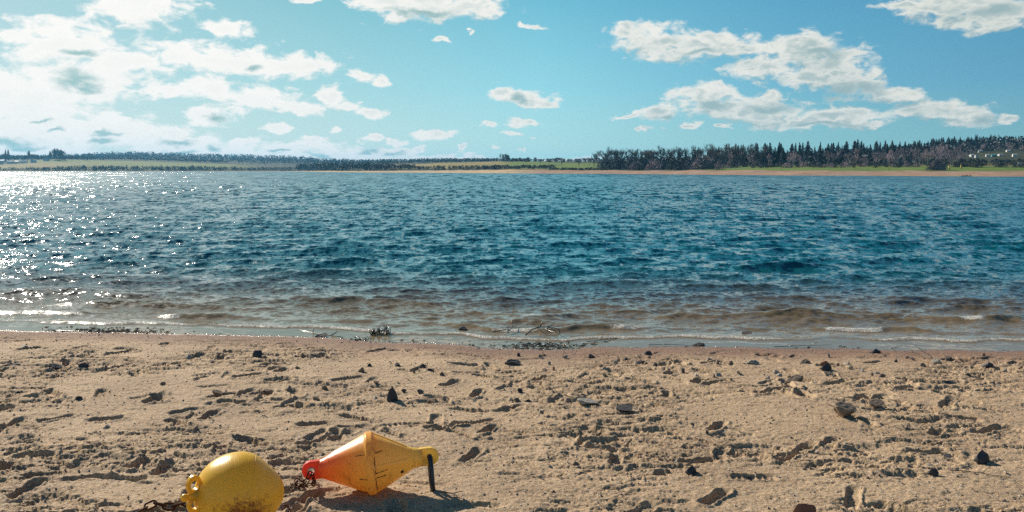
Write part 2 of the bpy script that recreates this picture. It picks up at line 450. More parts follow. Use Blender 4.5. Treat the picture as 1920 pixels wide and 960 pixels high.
def prof(u):
    return np.array([np.interp(u, KU, KY[:, j]) for j in range(7)]), np.array([np.interp(u, KU, KZ[:, j]) for j in range(7)])
def far_z(u, Y):
    a, b = prof(u); return float(np.interp(Y, a, b))
us = np.arange(-700, 2701, 8.0)
rows_Y = []; rows_Z = []; rows_C = []; XX = []
for u in us:
    a, b = prof(u)
    cc = np.array([[np.interp(u, KU, KC[:, j, c]) for c in range(3)] for j in range(6)])
    Yl = [a[0] - 12]; Zl = [-0.9]; Cl = [cc[0]]
    for j in range(6):
        n = 9 if j < 4 else 12
        for i in range(n):
            t = i / n
            Yl.append(a[j] + (a[j + 1] - a[j]) * t); Zl.append(b[j] + (b[j + 1] - b[j]) * t)
            Cl.append(cc[j])
    Yl.append(a[6]); Zl.append(b[6]); Cl.append(cc[5])
    Yl.append(a[6] + 900); Zl.append(b[6] - 30); Cl.append(cc[5])
    rows_Y.append(Yl); rows_Z.append(Zl); rows_C.append(Cl)
TY = np.array(rows_Y).T; TZ = np.array(rows_Z).T; TC = np.array(rows_C).transpose(1, 0, 2)
TU = np.broadcast_to(us[None, :], TY.shape)
ax_ = (TU - 960) / (F * CP)      # close to the ray slope near the horizon
TX = ax_ * TY
TZ = TZ + 0.0012 * (TY - 200) * fbm(TX, TY, 160, 3, 151) * sstep(20, 90, TY - TY[1:2, :])
TZ = TZ + 0.25 * fbm(TX, TY, 14, 3, 152) * sstep(0, 12, TY - TY[1:2, :])
me = grid_mesh('far_shore', TX, TY, TZ)
set_color(me, 'zone', TC.reshape(-1, 3))
m, nt, b = material('far_land')
P = nt.node('ShaderNodeNewGeometry').outputs['Position']
zc = nt.node('ShaderNodeAttribute', attribute_name='zone').outputs['Color']
n1 = nt.noise(P, 0.03, 5, 0.65); n2 = nt.noise(nt.vmath('MULTIPLY', P, (1, 0.4, 1)), 0.25, 5, 0.7)
cc = nt.mix(nt.mapr(n2, 0.35, 0.68), nt.mix(1.0, zc, (0.58, 0.55, 0.5), 'MULTIPLY'), zc)
cc = nt.mix(nt.mapr(n1, 0.4, 0.65, 0, 0.5), cc, nt.mix(1.0, zc, (1.15, 0.9, 0.65), 'MULTIPLY'))
nt.put(b.inputs['Base Color'], cc); b.inputs['Roughness'].default_value = 0.95; b.inputs['Specular IOR Level'].default_value = 0.1
tag(obj('far_shore', me, m), kind='structure')
def far_at(u, Y): 
    return Vector(((u - 960) / (F * CP) * Y, Y, far_z(u, Y)))

# ------------------------------------------------------------------ trees
DARKGREEN = leafy('conifer_needles', (0.020, 0.050, 0.055), (0.006, 0.020, 0.032), 0.6)
TWIG = leafy('bare_twigs', (0.42, 0.32, 0.33), (0.24, 0.18, 0.22), 0.5)
TWIGD = leafy('dark_twigs', (0.085, 0.075, 0.070), (0.040, 0.040, 0.045), 0.5)
BARK = simple('bark', (0.11, 0.09, 0.075), 0.9, 0.4, 3)
BIRCH = simple('pale_bark', (0.40, 0.36, 0.33), 0.8, 0.4, 2)
EVERG = leafy('evergreen_leaves', (0.035, 0.065, 0.045), (0.012, 0.030, 0.030), 0.4)
SCRUBM = leafy('scrub_twigs', (0.060, 0.078, 0.082), (0.020, 0.036, 0.048), 0.25)
WOODM = leafy('distant_wood', (0.035, 0.075, 0.085), (0.014, 0.038, 0.052), 0.03)  # bluish base: part of the distance haze is put into the wood colour

def leaf(mb, p, size, r, asp=1.0):
    d = Vector((r.gauss(0, 1), r.gauss(0, 1), r.gauss(0, 0.7))).normalized()
    e = d.orthogonal().normalized(); e = (Matrix.Rotation(r.uniform(0, 6.28), 3, d) @ e)
    g = d.cross(e)
    mb.add([p - e * size * asp, p + g * size * 0.6, p + e * size * asp, p - g * size * 0.6], [(0, 1, 2, 3)])
def conifer_parts(seed, full=1.0):
    r = random.Random(seed)
    t = MB(); t.tube([(0, 0, -0.03), (0.004, 0, 0.4), (0, 0.003, 0.97)], [0.016, 0.011, 0.003], 5)
    c = MB()
    z = 0.16 + 0.12 * r.random()
    lean = r.uniform(-0.02, 0.02)
    while z < 0.99:
        k = (1 - z) ** 0.8
        R0 = (0.20 * full) * k * r.uniform(0.7, 1.2) + 0.008
        n = int(7 + 9 * k)
        a0 = r.uniform(0, 6.28)
        for i in range(n):
            if r.random() < 0.12: continue
            a = a0 + 6.283 * i / n + r.uniform(-0.2, 0.2); L = R0 * r.uniform(0.55, 1.15)
            dx, dy = math.cos(a), math.sin(a); w = L * 0.34 + 0.006
            p0 = Vector((lean * z, 0, z + 0.02)); tip = Vector((dx * L, dy * L, z - L * 0.35 + 0.01))
            mid = Vector((dx * L * 0.55, dy * L * 0.55, z - L * 0.05))
            s_ = Vector((-dy * w, dx * w, -0.012))
            s2 = Vector((dy * w, -dx * w, -0.012))
            c.add([p0, mid + s_, tip, mid + s2], [(0, 1, 2), (0, 2, 3)])
            c.add([mid + s_ * 0.3, mid + Vector((0, 0, 0.02 + L * 0.12)), tip + Vector((0, 0, -0.018))], [(0, 1, 2)])
        z += 0.022 + 0.022 * k
    return t, c
def bare_parts(seed, spread=0.30, tall=False, tw=0.006):
    r = random.Random(seed)
    t = MB(); c = MB()
    def br(p, d, L, rad, lvl):
        pts = [p]; rr = [rad]; q = p.copy(); dd = d.copy()
        for i in range(3):
            dd = (dd + Vector((r.gauss(0, 0.14), r.gauss(0, 0.14), 0.05 + 0.04 * lvl))).normalized()
            q = q + dd * L / 3; pts.append(q.copy()); rr.append(rad * (1 - 0.22 * (i + 1)))
        (t if lvl < 2 else c).tube(pts, rr, 5 if lvl < 2 else 3, smooth=False)
        if lvl < 4:
            for k in range(4 if lvl < 3 else 5):
                f = r.uniform(0.35, 1.0); i = min(2, int(f * 3)); b_ = pts[i].lerp(pts[i + 1], f * 3 - i)
                sp_ = spread if not tall else spread * 0.5
                nd = (dd + Vector((r.gauss(0, 1), r.gauss(0, 1), r.gauss(0.1, 0.5))) * (sp_ * (1.6 if lvl else 1.9))).normalized()
                br(b_, nd, L * r.uniform(0.52, 0.72), max(rad * 0.5, tw * 0.6), lvl + 1)
    br(Vector((0, 0, -0.02)), Vector((0, 0, 1)), 0.52, 0.020, 0)
    return t, c
def bush_parts(seed, n=420):
    r = random.Random(seed); t = MB(); c = MB()
    for i in range(5):
        a = r.uniform(0, 6.28); t.tube([(0, 0, -0.05), (0.15 * math.cos(a), 0.15 * math.sin(a), 0.3), (0.3 * math.cos(a), 0.3 * math.sin(a), 0.55)], [0.02, 0.014, 0.008], 4)
    for i in range(n):
        a = r.uniform(0, 6.28); q = r.random() ** 0.5; z = r.random()
        rad = 0.5 * math.sqrt(max(0, 1 - (z * 1.02) ** 2.2)) * (0.8 + 0.35 * math.sin(a * 3 + seed) * math.sin(z * 7 + seed))
        p = Vector((rad * q * math.cos(a), rad * q * math.sin(a), z * 0.95 + 0.02))
        leaf(c, p, r.uniform(0.03, 0.07), r, 1.2)
    return t, c
def round_parts(seed, n=700, narrow=1.0):
    r = random.Random(seed); t = MB(); c = MB()
    t.tube([(0, 0, -0.03), (0.01, 0, 0.3), (0, 0.01, 0.6)], [0.03, 0.024, 0.012], 5)
    blobs = [(r.gauss(0, 0.13) * narrow, r.gauss(0, 0.13) * narrow, r.uniform(0.35, 0.82), r.uniform(0.12, 0.2)) for _ in range(9)]
    for i in range(n):
        x, y, z, s_ = r.choice(blobs)
        d = Vector((r.gauss(0, 1), r.gauss(0, 1), r.gauss(0, 1))).normalized() * s_ * r.random() ** 0.35
        leaf(c, Vector((x, y, z)) + d, r.uniform(0.02, 0.045), r, 1.2)
    return t, c
LIB = {}
def lib(key, parts, tm, cm, name):
    t, c = parts
    tme = t.mesh(name + '_trunk'); cme = c.mesh(name + '_crown'); tme.materials.append(tm); cme.materials.append(cm)
    LIB.setdefault(key, []).append((tme, cme, name))
for i in range(5): lib('conifer', conifer_parts(10 + i, 0.85 + 0.12 * i), BARK, DARKGREEN, 'conifer')
for i in range(4): lib('birch', bare_parts(30 + i, 0.30, False, 0.0075), BIRCH, TWIG, 'bare_birch')
for i in range(4): lib('bare', bare_parts(50 + i, 0.36, False, 0.0065), BARK, TWIGD, 'bare_tree')
for i in range(3): lib('bush', bush_parts(70 + i), BARK, SCRUBM, 'bush')
for i in range(3): lib('palebush', bush_parts(80 + i), BARK, TWIG, 'bush')
for i in range(3): lib('round', round_parts(90 + i), BARK, EVERG, 'broad_tree')
for i in range(2): lib('slim', round_parts(96 + i, 500, 0.45), BARK, EVERG, 'slim_tree')
tr = random.Random(5)
ROOTS = {}
def plant(key, u, Y, toprow, label, group, cat='tree', wid=None, hmin=2.5):
    base = far_at(u, Y); h = at(u, toprow, Y).z - base.z
    if h < hmin: h = hmin * tr.uniform(0.8, 1.2)
    v = tr.randrange(len(LIB[key])); tm_, cm_, nm = LIB[key][v]
    w = (wid or 1.0) * h * tr.uniform(0.85, 1.15)
    rz = tr.uniform(0, 6.28)
    base.z -= 0.02 * h
    if (key, v) in ROOTS:
        return dup(ROOTS[(key, v)], base, rz, (w, w, h), label, group)
    root = thing(nm, label, cat, base, (0, 0, rz), group, (w, w, h))
    obj('trunk', tm_, None, root); obj('crown', cm_, None, root)
    ROOTS[(key, v)] = root
    return root

def top_r(u):
    return np.interp(u, [1100, 1125, 1160, 1250, 1300, 1400, 1470, 1540, 1600, 1630, 1645, 1700, 1760, 1800, 1840, 1870, 1920, 2000], [290, 284, 281, 276, 274, 270, 268, 265, 263, 268, 264, 266, 260, 257, 254, 259, 257, 252])
# the dark conifers of the wood
for i in range(215):
    u = 1150 + (2010 - 1150) * (i + tr.random()) / 215.0
    sh = float(np.interp(u, KU, KY[:, 0]))
    d = tr.uniform(90, 190) if u > 1330 else tr.uniform(60, 130)
    if u < 1330 and tr.random() < 0.45: continue
    if u > 1735: d = tr.uniform(240, 285)
    tp = top_r(u) + tr.choice([-2, 0, 1, 3, 5, 8, 12, 18]) - 2 * tr.random() + (5 if u < 1330 else 0)
    if u < 1330: lb, g = 'dark conifer among the tall bare trees at the left end of the wood', 'conifers at the left end of the wood'
    elif u < 1560: lb, g = 'dark pointed conifer in the wood behind the strip of bright grass', 'conifers behind the bright grass'
    elif u < 1720: lb, g = 'dark pointed conifer showing above the mauve bare trees', 'conifers above the mauve bare trees'
    else: lb, g = 'dark conifer along the crest of the wooded rise above the white cabins', 'conifers on the crest above the cabins'
    plant('conifer', u, sh + d, tp, lb, g, wid=tr.uniform(1.0, 1.6))
for i in range(60):
    u = 1730 + 280 * (i + tr.random()) / 60.0
    sh = float(np.interp(u, KU, KY[:, 0]))
    plant('conifer', u, sh + tr.uniform(265, 300), top_r(u) - 2 + tr.choice([-2, 0, 2, 5]), 'dark conifer along the crest of the wooded rise above the white cabins', 'conifers on the crest above the cabins', wid=tr.uniform(1.1, 1.7))
# pale mauve bare trees in front of them
for i in range(215):
    u = 1290 + (2010 - 1290) * (i + tr.random()) / 215.0
    sh = float(np.interp(u, KU, KY[:, 0]))
    tp = float(np.interp(u, [1290, 1400, 1600, 1740, 1920], [294, 288, 281, 274, 266])) + tr.choice([-5, 0, 3, 6, 10, 15, 20])
    if 1800 < u < 1912 and tr.random() < 0.5: tp -= 4; d = tr.uniform(200, 238)
    else: d = tr.uniform(64, 150)
    if 1800 < u < 1912 and d < 198: d = tr.uniform(198, 238); tp = min(tp, 281)
    lb, g = ('mauve grey bare tree at the wood edge behind the grass strip', 'bare trees at the wood edge') if u < 1700 else ('mauve grey bare tree on the slope around the white cabins', 'bare trees on the slope around the cabins')
    plant('birch', u, sh + d, tp, lb, g, wid=tr.uniform(0.7, 1.1))
# tall dark bare trees at the left end
for i in range(46):
    u = 1112 + (1420 - 1112) * (i + tr.random()) / 46.0
    sh = float(np.interp(u, KU, KY[:, 0]))
    tp = float(np.interp(u, [1112, 1130, 1160, 1250, 1330, 1420], [284, 274, 273, 271, 268, 267])) + tr.uniform(0, 5)
    plant('bare', u, sh + tr.uniform(55, 110), tp, 'tall bare tree with a see-through crown at the left end of the wood', 'tall bare trees of the wood', wid=0.95)
# low pale scrub along the wood foot
for i in range(80):
    u = 1125 + (1345 - 1125) * (i + tr.random()) / 80.0
    sh = float(np.interp(u, KU, KY[:, 0]))
    plant('palebush' if tr.random() < 0.22 else 'bush', u, sh + tr.uniform(32, 60), tr.uniform(296, 311), 'low tangled shrub at the foot of the wood above the mud bank', 'shrubs along the foot of the wood', 'shrub', wid=tr.uniform(1.0, 1.7))
for i in range(46):
    u = 1345 + (1720 - 1345) * (i + tr.random()) / 46.0
    sh = float(np.interp(u, KU, KY[:, 0]))
    plant('bush' if tr.random() < 0.6 else 'palebush', u, sh + tr.uniform(58, 74), tr.uniform(304, 309), 'dark shrub in the hedge behind the bright grass strip', 'shrubs in the hedge behind the grass', 'shrub', wid=tr.uniform(1.4, 2.4), hmin=1.5)
for i in range(40):
    u = 1730 + (2000 - 1730) * (i + tr.random()) / 40.0
    sh = float(np.interp(u, KU, KY[:, 0]))
    plant('bush', u, sh + tr.uniform(55, 125), tr.uniform(296, 306), 'dark shrub on the bank below the white cabins', 'shrubs on the bank below the cabins', 'shrub', wid=tr.uniform(1.4, 2.4), hmin=1.2)
# young trees standing on the strip of grass
for i, u in enumerate([1321, 1328, 1346, 1366, 1376, 1386, 1408, 1434, 1460, 1487, 1521, 1550, 1572, 1597, 1622, 1660]):
    sh = float(np.interp(u, KU, KY[:, 0]))
    plant('bare', u, sh + 31 + (i % 3) * 3, 303 + (i * 7) % 5, 'young bare tree with a thin dark trunk on the bright grass strip', 'young trees on the grass strip', wid=0.9)
# trees of the meadow in the middle
for u, Y, tp, key, lb in [(936, 735, 288, 'bare', 'bare tree with a round open crown on the skyline beside the dark square tree'),
        (1040, 620, 296, 'bare', 'spreading bare tree at the left edge of the green meadow'), (1012, 600, 297, 'bare', 'low bare tree by the hedge left of the green meadow'),
        (1028, 590, 294, 'bare', 'thin bare tree in front of the green meadow hedge'), (1052, 560, 299, 'bare', 'broad bare tree alone in front of the green meadow'),
        (1083, 540, 301, 'bare', 'small rounded bare tree in front of the meadow, nearest the mud bank'), (1066, 640, 296, 'bare', 'slender bare tree standing mid meadow'),
        (1094, 600, 297, 'bare', 'bare tree at the right side of the green meadow'), (1104, 580, 293, 'bare', 'tall bare tree where the meadow meets the wood'),
        (1112, 560, 290, 'bare', 'dark bare tree right at the corner of the wood'), (985, 640, 300, 'bare', 'small bare tree where the tan field meets the green one')]:
    plant(key, u, Y, tp, lb, None, wid=1.1)['group'] = 'scattered meadow trees'
r0 = plant('round', 948, 725, 287, 'dark blocky evergreen tree alone on the field skyline', 'dark evergreens of the far shore', wid=1.2)
plant('round', 953, 735, 288.5, 'second dark evergreen touching the blocky one on the field skyline', 'dark evergreens of the far shore', wid=1.1)
for i in range(44):
    u = 960 + 170 * (i + tr.random()) / 44
    plant('round' if tr.random() < 0.35 else 'bush', u, tr.uniform(700, 860), tr.uniform(294.5, 300), 'bushy tree in the hedge line behind the green meadow', 'hedge line trees behind the meadow', wid=tr.uniform(1.2, 2.0))
for i in range(40):
    u = 905 + 130 * (i + tr.random()) / 40
    sh = float(np.interp(u, KU, KY[:, 0]))
    plant('bush', u, sh + tr.uniform(50, 95), tr.uniform(308, 313), 'low dark shrub along the bank below the fields', 'shrubs on the bank below the fields', 'shrub', wid=tr.uniform(1.6, 2.6), hmin=1.5)
for i in range(24):
    u = 1030 + 90 * (i + tr.random()) / 24
    sh = float(np.interp(u, KU, KY[:, 0]))
    plant('bush', u, sh + tr.uniform(36, 46), tr.uniform(313, 315.5), 'low dark bramble along the top of the mud bank', 'brambles on top of the mud bank', 'shrub', wid=tr.uniform(2.0, 3.4), hmin=1.0)
# conifers on the tan field skyline
for u in (770, 788, 801, 806, 812, 822, 838, 842, 858, 866, 884, 889, 912, 918):
    plant('conifer', u, 1050, 298 + (u * 7) % 5, 'tiny pointed conifer on the skyline of the tan field', 'conifers on the skyline of the tan field', wid=1.5)
# left ridge: garden trees round the houses
for u, tp, key, w in [(3, 277, 'conifer', 1.3), (8, 284, 'conifer', 1.5), (15, 286, 'round', 1.2), (21, 279, 'conifer', 1.2), (26, 279, 'conifer', 1.2), (34, 289, 'round', 1.3), (42, 290, 'round', 1.6),
                    (51, 290, 'round', 1.5), (58, 289, 'round', 1.4), (64, 279, 'slim', 0.7), (68, 287, 'round', 1.4), (74, 288, 'round', 1.5), (80, 290, 'round', 1.2), (104, 280, 'slim', 0.6), (112, 277, 'conifer', 1.6),
                    (116, 277, 'round', 1.0), (120, 278, 'round', 1.0), (124, 279, 'conifer', 1.4), (88, 292, 'round', 1.4), (132, 291, 'round', 1.3), (142, 292, 'round', 1.5), (154, 291, 'round', 1.4), (165, 290, 'round', 1.6), (172, 291, 'slim', 0.9), (183, 293, 'round', 1.3)]:
    lb = {'conifer': 'dark conifer towering over the houses on the left ridge', 'slim': 'thin solitary tree rising above the left ridge skyline'}.get(key, 'rounded garden tree on the left ridge among the houses')
    plant(key, u, 1470 + (u * 37) % 60, tp, lb, 'trees around the houses on the left ridge', wid=w)
for i in range(90):
    u = 130 + 300 * (i + tr.random()) / 90
    plant('round', u, 1580 + tr.uniform(0, 40), float(np.interp(u, [130, 250, 420], [294, 297, 302])) - tr.uniform(0, 3), 'small dark tree in the hedgerow along the top of the green field', 'hedgerow trees above the green field', wid=tr.uniform(1.3, 2.0), hmin=5)

def tuft_stuff(name, spots, m, hgt, seed, per=16, label=None, cat=None):
    r = random.Random(seed); mb = MB()
    for p, h in spots:
        w = h * r.uniform(0.7, 1.3)
        for k in range(per):
            a = r.uniform(0, 6.28); q = r.random() ** 0.5; z = r.random()
            rad = w * 0.6 * math.sqrt(max(0, 1 - z * z))
            leaf(mb, p + Vector((rad * q * math.cos(a), rad * q * math.sin(a), z * h * 0.95)), h * r.uniform(0.09, 0.2), r, 1.3)
    o = obj(name, mb.mesh(name), m); return tag(o, label, cat, kind='stuff')
# scrub bands (one mass) along the far bank
sp_ = []
for i in range(900):
    u = tr.uniform(-120, 620)
    a, b_ = prof(u); k = tr.random(); Y = a[1] + (a[2] - a[1]) * k
    top = float(np.interp(u, [-120, 60, 100, 160, 420, 480, 620], [313, 314, 311, 308.5, 310, 312, 309])) + tr.uniform(0, 3)
    p = far_at(u, Y); h = max(3.0, (at(u, top, Y).z - p.z)) * tr.uniform(0.6, 1.0); sp_.append((p, h))
tuft_stuff('scrub_bank', sp_, SCRUBM, 8, 1, 16, 'dark scrub along the foot of the left hillside', 'scrub')
sp_ = []
for i in range(1100):
    u = 560 + (930 - 560) * tr.random() ** 0.9
    a, b_ = prof(u); Y = a[1] + (a[3] - a[1]) * tr.random() ** (1.3 if u > 780 else 0.8)
    top = float(np.interp(u, [560, 620, 700, 760, 800, 930], [304, 304, 303, 306, 310, 310])) + tr.uniform(0, 5)
    p = far_at(u, Y); h = (at(u, top, Y).z - p.z) * tr.uniform(0.6, 1.0)
    if u > 780 and Y > a[2] + 15: continue
    sp_.append((p, min(max(2.0, h), 9)))
tuft_stuff('scrub_thicket', sp_, SCRUBM, 8, 2, 16, 'dark thicket behind the pale sand spit across the lake', 'scrub')
sp_ = []
for i in range(5200):
    u = tr.uniform(-200, 990)
    a, b_ = prof(u); Y = a[4] + (a[6] - a[4]) * tr.random() ** 0.8
    p = far_at(u, Y); sp_.append((p, tr.uniform(5, 11) * Y / 2200))
tuft_stuff('distant_woods', sp_, WOODM, 8, 3, 9, 'hazy blue woods covering the distant hills', 'woods')
sp_ = []
for i in range(2600):
    u = tr.uniform(1130, 2100)
    a, b_ = prof(u); k0 = 3 if u > 1330 else 2
    Y = a[k0] + 8 + (a[5] - a[k0]) * tr.random() if u < 1740 else a[3] + 70 + (a[5] - a[3] - 60) * tr.random()
    if 1795 < u < 1915 and Y < 450: continue
    p = far_at(u, Y); sp_.append((p, tr.uniform(2.5, 6.0)))
tuft_stuff('undergrowth', sp_, SCRUBM, 3, 4, 9, 'dark undergrowth filling the floor of the wood', 'undergrowth')

# big bush and rocks on the mud bank at the right
b_bush = far_at(1750, 284)
root = thing('willow_thicket', 'large grey leafless bush standing on the bank at the edge of the grass', 'bush', b_bush, (0, 0, 0.3), None, (8.2, 4.0, 3.4))
t_, c_ = bush_parts(123, 1700); obj('stems', t_.mesh('thicket_stems'), BARK, root); obj('twigs', c_.mesh('thicket_twigs'), leafy('thicket_twigs', (0.28, 0.23, 0.24), (0.13, 0.11, 0.13), 0.8), root)

# ------------------------------------------------------------------ buildings across the lake
WHITE = simple('white_wall', (0.80, 0.79, 0.76), 0.6, 0.08, 1.0)
ROOFM = simple('slate_roof', (0.16, 0.17, 0.19), 0.7, 0.3, 1.0)
ROOFW = simple('pale_roof', (0.48, 0.49, 0.52), 0.6, 0.1, 1.0, spec=0.3)
GLASSM = simple('dark_window', (0.03, 0.04, 0.05), 0.1, 0.2, 1.0, spec=0.7)
TEAL = simple('teal_wall', (0.10, 0.30, 0.33), 0.5, 0.15, 1.0)
OCHRE = simple('ochre_paint', (0.55, 0.38, 0.06), 0.6, 0.2, 2.0)
def house(name, p, w, d, h, rh, rz, wm, rm, label, cat, group):
    root = thing(name, label, cat, p, (0, 0, rz), group)
    mb = MB(); mb.box((0, 0, h / 2 - 0.4), (w, d, h + 0.8))
    mb.add([(-w / 2 + .01, -d / 2 + .01, h), (-w / 2 + .01, d / 2 - .01, h), (-w / 2 + .01, 0, h + rh * 0.95)], [(0, 1, 2)])
    mb.add([(w / 2 - .01, -d / 2 + .01, h), (w / 2 - .01, d / 2 - .01, h), (w / 2 - .01, 0, h + rh * 0.95)], [(0, 2, 1)])
    obj('wall', mb.mesh('wall'), wm, root)
    mb = MB(); o_ = 0.06 * d; t = 0.05 * h
    for s_ in (-1, 1):
        vs = [(-w / 2 - o_, s_ * (d / 2 + o_), h - 0.1 * rh), (w / 2 + o_, s_ * (d / 2 + o_), h - 0.1 * rh), (w / 2 + o_, 0, h + rh), (-w / 2 - o_, 0, h + rh)]
        vs += [(x, y, z + t) for x, y, z in vs]
        mb.add(vs, [(0, 1, 2, 3), (4, 7, 6, 5), (0, 4, 5, 1), (1, 5, 6, 2), (2, 6, 7, 3), (3, 7, 4, 0)])
    obj('roof', mb.mesh('roof'), rm, root)
    for x in (-0.28, 0.28):
        mb = MB(); mb.box((x * w, -d / 2 - 0.02, h * 0.55), (w * 0.18, 0.04, h * 0.36)); obj('window', mb.mesh('window'), GLASSM, root)
    mb = MB(); mb.box((0, -d / 2 - 0.02, h * 0.36), (w * 0.13, 0.04, h * 0.7)); obj('door', mb.mesh('door'), GLASSM, root)
    return root
cabs = [(1813, 291.5, 3.0, WHITE, 'white holiday cabin, leftmost of the cabins on the slope'), (1821, 292.5, 1.9, WHITE, 'small white cabin just right of the leftmost cabin'),
        (1828, 283.5, 2.8, WHITE, 'white cabin higher up the slope, second from the left'), (1842, 291.5, 2.2, WHITE, 'narrow white cabin left of the teal cabin'),
        (1854, 291.8, 3.2, TEAL, 'teal cabin in the middle of the slope'), (1865, 290.8, 3.0, WHITE, 'bright white cabin right beside the teal cabin'),
        (1880, 283.0, 2.8, WHITE, 'white cabin on the upper slope above the others'), (1892, 290.8, 2.6, WHITE, 'white cabin, rightmost of the lower row'),
        (1711, 293.5, 1.6, WHITE, 'lone white hut between the bare trees left of the cabins'), (1901, 308.5, 1.6, WHITE, 'tall white hut at the right end of the grass strip')]
for u, row, w, wm, lb in cabs:
    # the slope point that lies on this row
    a, b_ = prof(u); best = None
    for Y in np.arange(a[2], a[5], 2.0):
        zz = far_z(u, Y)
        if at(u, row + 3, Y).z <= zz: best = Y; break
    best = best or a[3]
    house('cabin', far_at(u, best), w * 0.68, w * 0.5, 0.95, 0.3, 0.25 if u % 2 else -0.2, wm, ROOFW if wm is WHITE else TEAL, lb, 'cabin', 'holiday cabins on the right slope')
hs = [(11, 309.0, 11, 'white house low on the left ridge, nearest the frame edge'), (30, 308.0, 13, 'long white house below the conifers of the left ridge'), (41, 309.5, 12, 'low pale house beside the long white house'),
      (54, 307.5, 13, 'white house in the middle of the left ridge village'), (72, 303.5, 10, 'house with a sloping bright roof among the garden trees'), (15, 294.5, 12, 'house with a gleaming roof between the two tall conifers'), (96, 297.5, 11, 'small white house at the top of the green field'),
      (281, 301.5, 8, 'lone white farmhouse in front of the distant blue woods')]
for u, row, w, lb in hs:
    Y = 1395 if row > 302 else 1440
    if u == 281: Y = 1760
    p = far_at(u, Y); p.z = max(p.z, at(u, row, Y).z - 1)
    if u in (15, 72, 96): p.z = far_z(u, Y)
    house('house', p, w * 0.75, w * 0.45, 2.6, 1.9, tr.uniform(-0.4, 0.4), WHITE, ROOFW, lb, 'house', 'houses on the left shore')
for u, lb in ((1772, 'short ochre post beside the grey bush'), (1794, 'ochre post standing alone on the bright grass strip')):
    p = far_at(u, 296); mb = MB(); mb.tube([(0, 0, -0.2), (0, 0, 1.1)], [0.22, 0.20], 8)
    mb.lathe([(1.1, 0.20), (1.2, 0.26), (1.35, 0.20), (1.4, 0.05)], 8, Matrix.Rotation(-math.pi / 2, 4, 'Y'))
    o = obj('marker_post', mb.mesh('post'), OCHRE); o.location = p; tag(o, lb, 'post', 'ochre marker posts')

# ------------------------------------------------------------------ plastic of the floats
def plastic(name, build):
    m, nt, b = material(name)
    oc = nt.node('ShaderNodeTexCoord').outputs['Object']
    col = build(nt, oc)
    nt.put(b.inputs['Base Color'], col); b.inputs['Roughness'].default_value = 0.33; b.inputs['Specular IOR Level'].default_value = 0.5
    bp = nt.node('ShaderNodeBump', {'Height': nt.noise(oc, 60, 4, 0.6), 'Strength': 0.5, 'Distance': 0.0012}); nt.put(b.inputs['Normal'], bp.outputs[0])
    tr_ = nt.node('ShaderNodeBsdfTranslucent', {'Color': col})
    mx = nt.node('ShaderNodeMixShader', {0: 0.36, 1: b.outputs[0], 2: tr_.outputs[0]})
    nt.l.new(mx.outputs[0], nt.n['Material Output'].inputs[0])
    return m, nt, b
def dc_col(nt, oc):
    x = nt.node('ShaderNodeSeparateXYZ', {0: oc}).outputs
    f = nt.math('ADD', x[0], nt.math('MULTIPLY_ADD', nt.noise(oc, 5, 3, 0.6), 0.10, -0.05))
    f = nt.math('SUBTRACT', f, nt.math('MULTIPLY', x[2], 0.35))
    # red fading through orange to yellow along the float
    c = nt.ramp(nt.mapr(f, -0.36, 0.40), [(0.0, (0.86, 0.085, 0.050)), (0.11, (0.87, 0.12, 0.050)), (0.19, (0.90, 0.24, 0.050)), (0.31, (0.93, 0.40, 0.065)), (0.44, (0.95, 0.56, 0.110)), (0.56, (0.96, 0.66, 0.140)), (1.0, (0.96, 0.70, 0.150))])
    st = nt.noise(nt.vmath('MULTIPLY', oc, (1, 1, 0.3)), 26, 5, 0.75)
    return nt.mix(nt.mapr(st, 0.54, 0.72, 0.0, 0.6), c, (0.20, 0.11, 0.05))
PL1, nt1, b1 = plastic('faded_red_yellow_plastic', dc_col)
def yb_col(nt, oc):
    c = nt.mix(nt.mapr(nt.noise(oc, 4, 3, 0.5), 0.3, 0.7), (0.84, 0.53, 0.045), (0.90, 0.61, 0.070))
    c = nt.mix(nt.mapr(nt.noise(oc, 40, 5, 0.7), 0.60, 0.72, 0, 0.35), c, (0.35, 0.2, 0.06))
    # a worn brown scuff low on the side facing the water's photographer
    d = nt.vmath('LENGTH', nt.vmath('MULTIPLY', nt.vmath('SUBTRACT', oc, SCUFF), (1.0, 0.8, 1.25)), out=1)
    k = nt.math('ADD', nt.math('MULTIPLY', d, -8.5), nt.math('MULTIPLY', nt.noise(oc, 34, 6, 0.8), 3.2))
    c = nt.mix(nt.mapr(k, 0.55, 1.1, 0, 0.85), c, (0.17, 0.055, 0.030))
    return c
SCUFF = (0.035, -0.170, -0.045)
PL2, nt2, b2 = plastic('yellow_plastic', yb_col)
# fine moulded ribs on the ball
oc = nt2.node('ShaderNodeTexCoord').outputs['Object']
wv = nt2.node('ShaderNodeTexWave', {'Vector': oc, 'Scale': 52.0, 'Distortion': 0.0}, wave_type='BANDS', bands_direction='X')
bp = nt2.node('ShaderNodeBump', {'Height': wv.outputs[1], 'Strength': 0.25, 'Distance': 0.0006}); nt2.put(b2.inputs['Normal'], bp.outputs[0])
GRIME = simple('dark_grime', (0.10, 0.055, 0.03), 0.9, 0.5, 60)
RUST = simple('rusty_iron', (0.13, 0.055, 0.030), 0.85, 0.6, 50, 0.001, metal=0.3)
BLACKM = simple('black_steel', (0.035, 0.042, 0.055), 0.35, 0.4, 40, 0.0006, spec=0.6, metal=0.4)
ZINC = simple('galvanised_steel', (0.45, 0.45, 0.44), 0.4, 0.4, 60, metal=0.8)

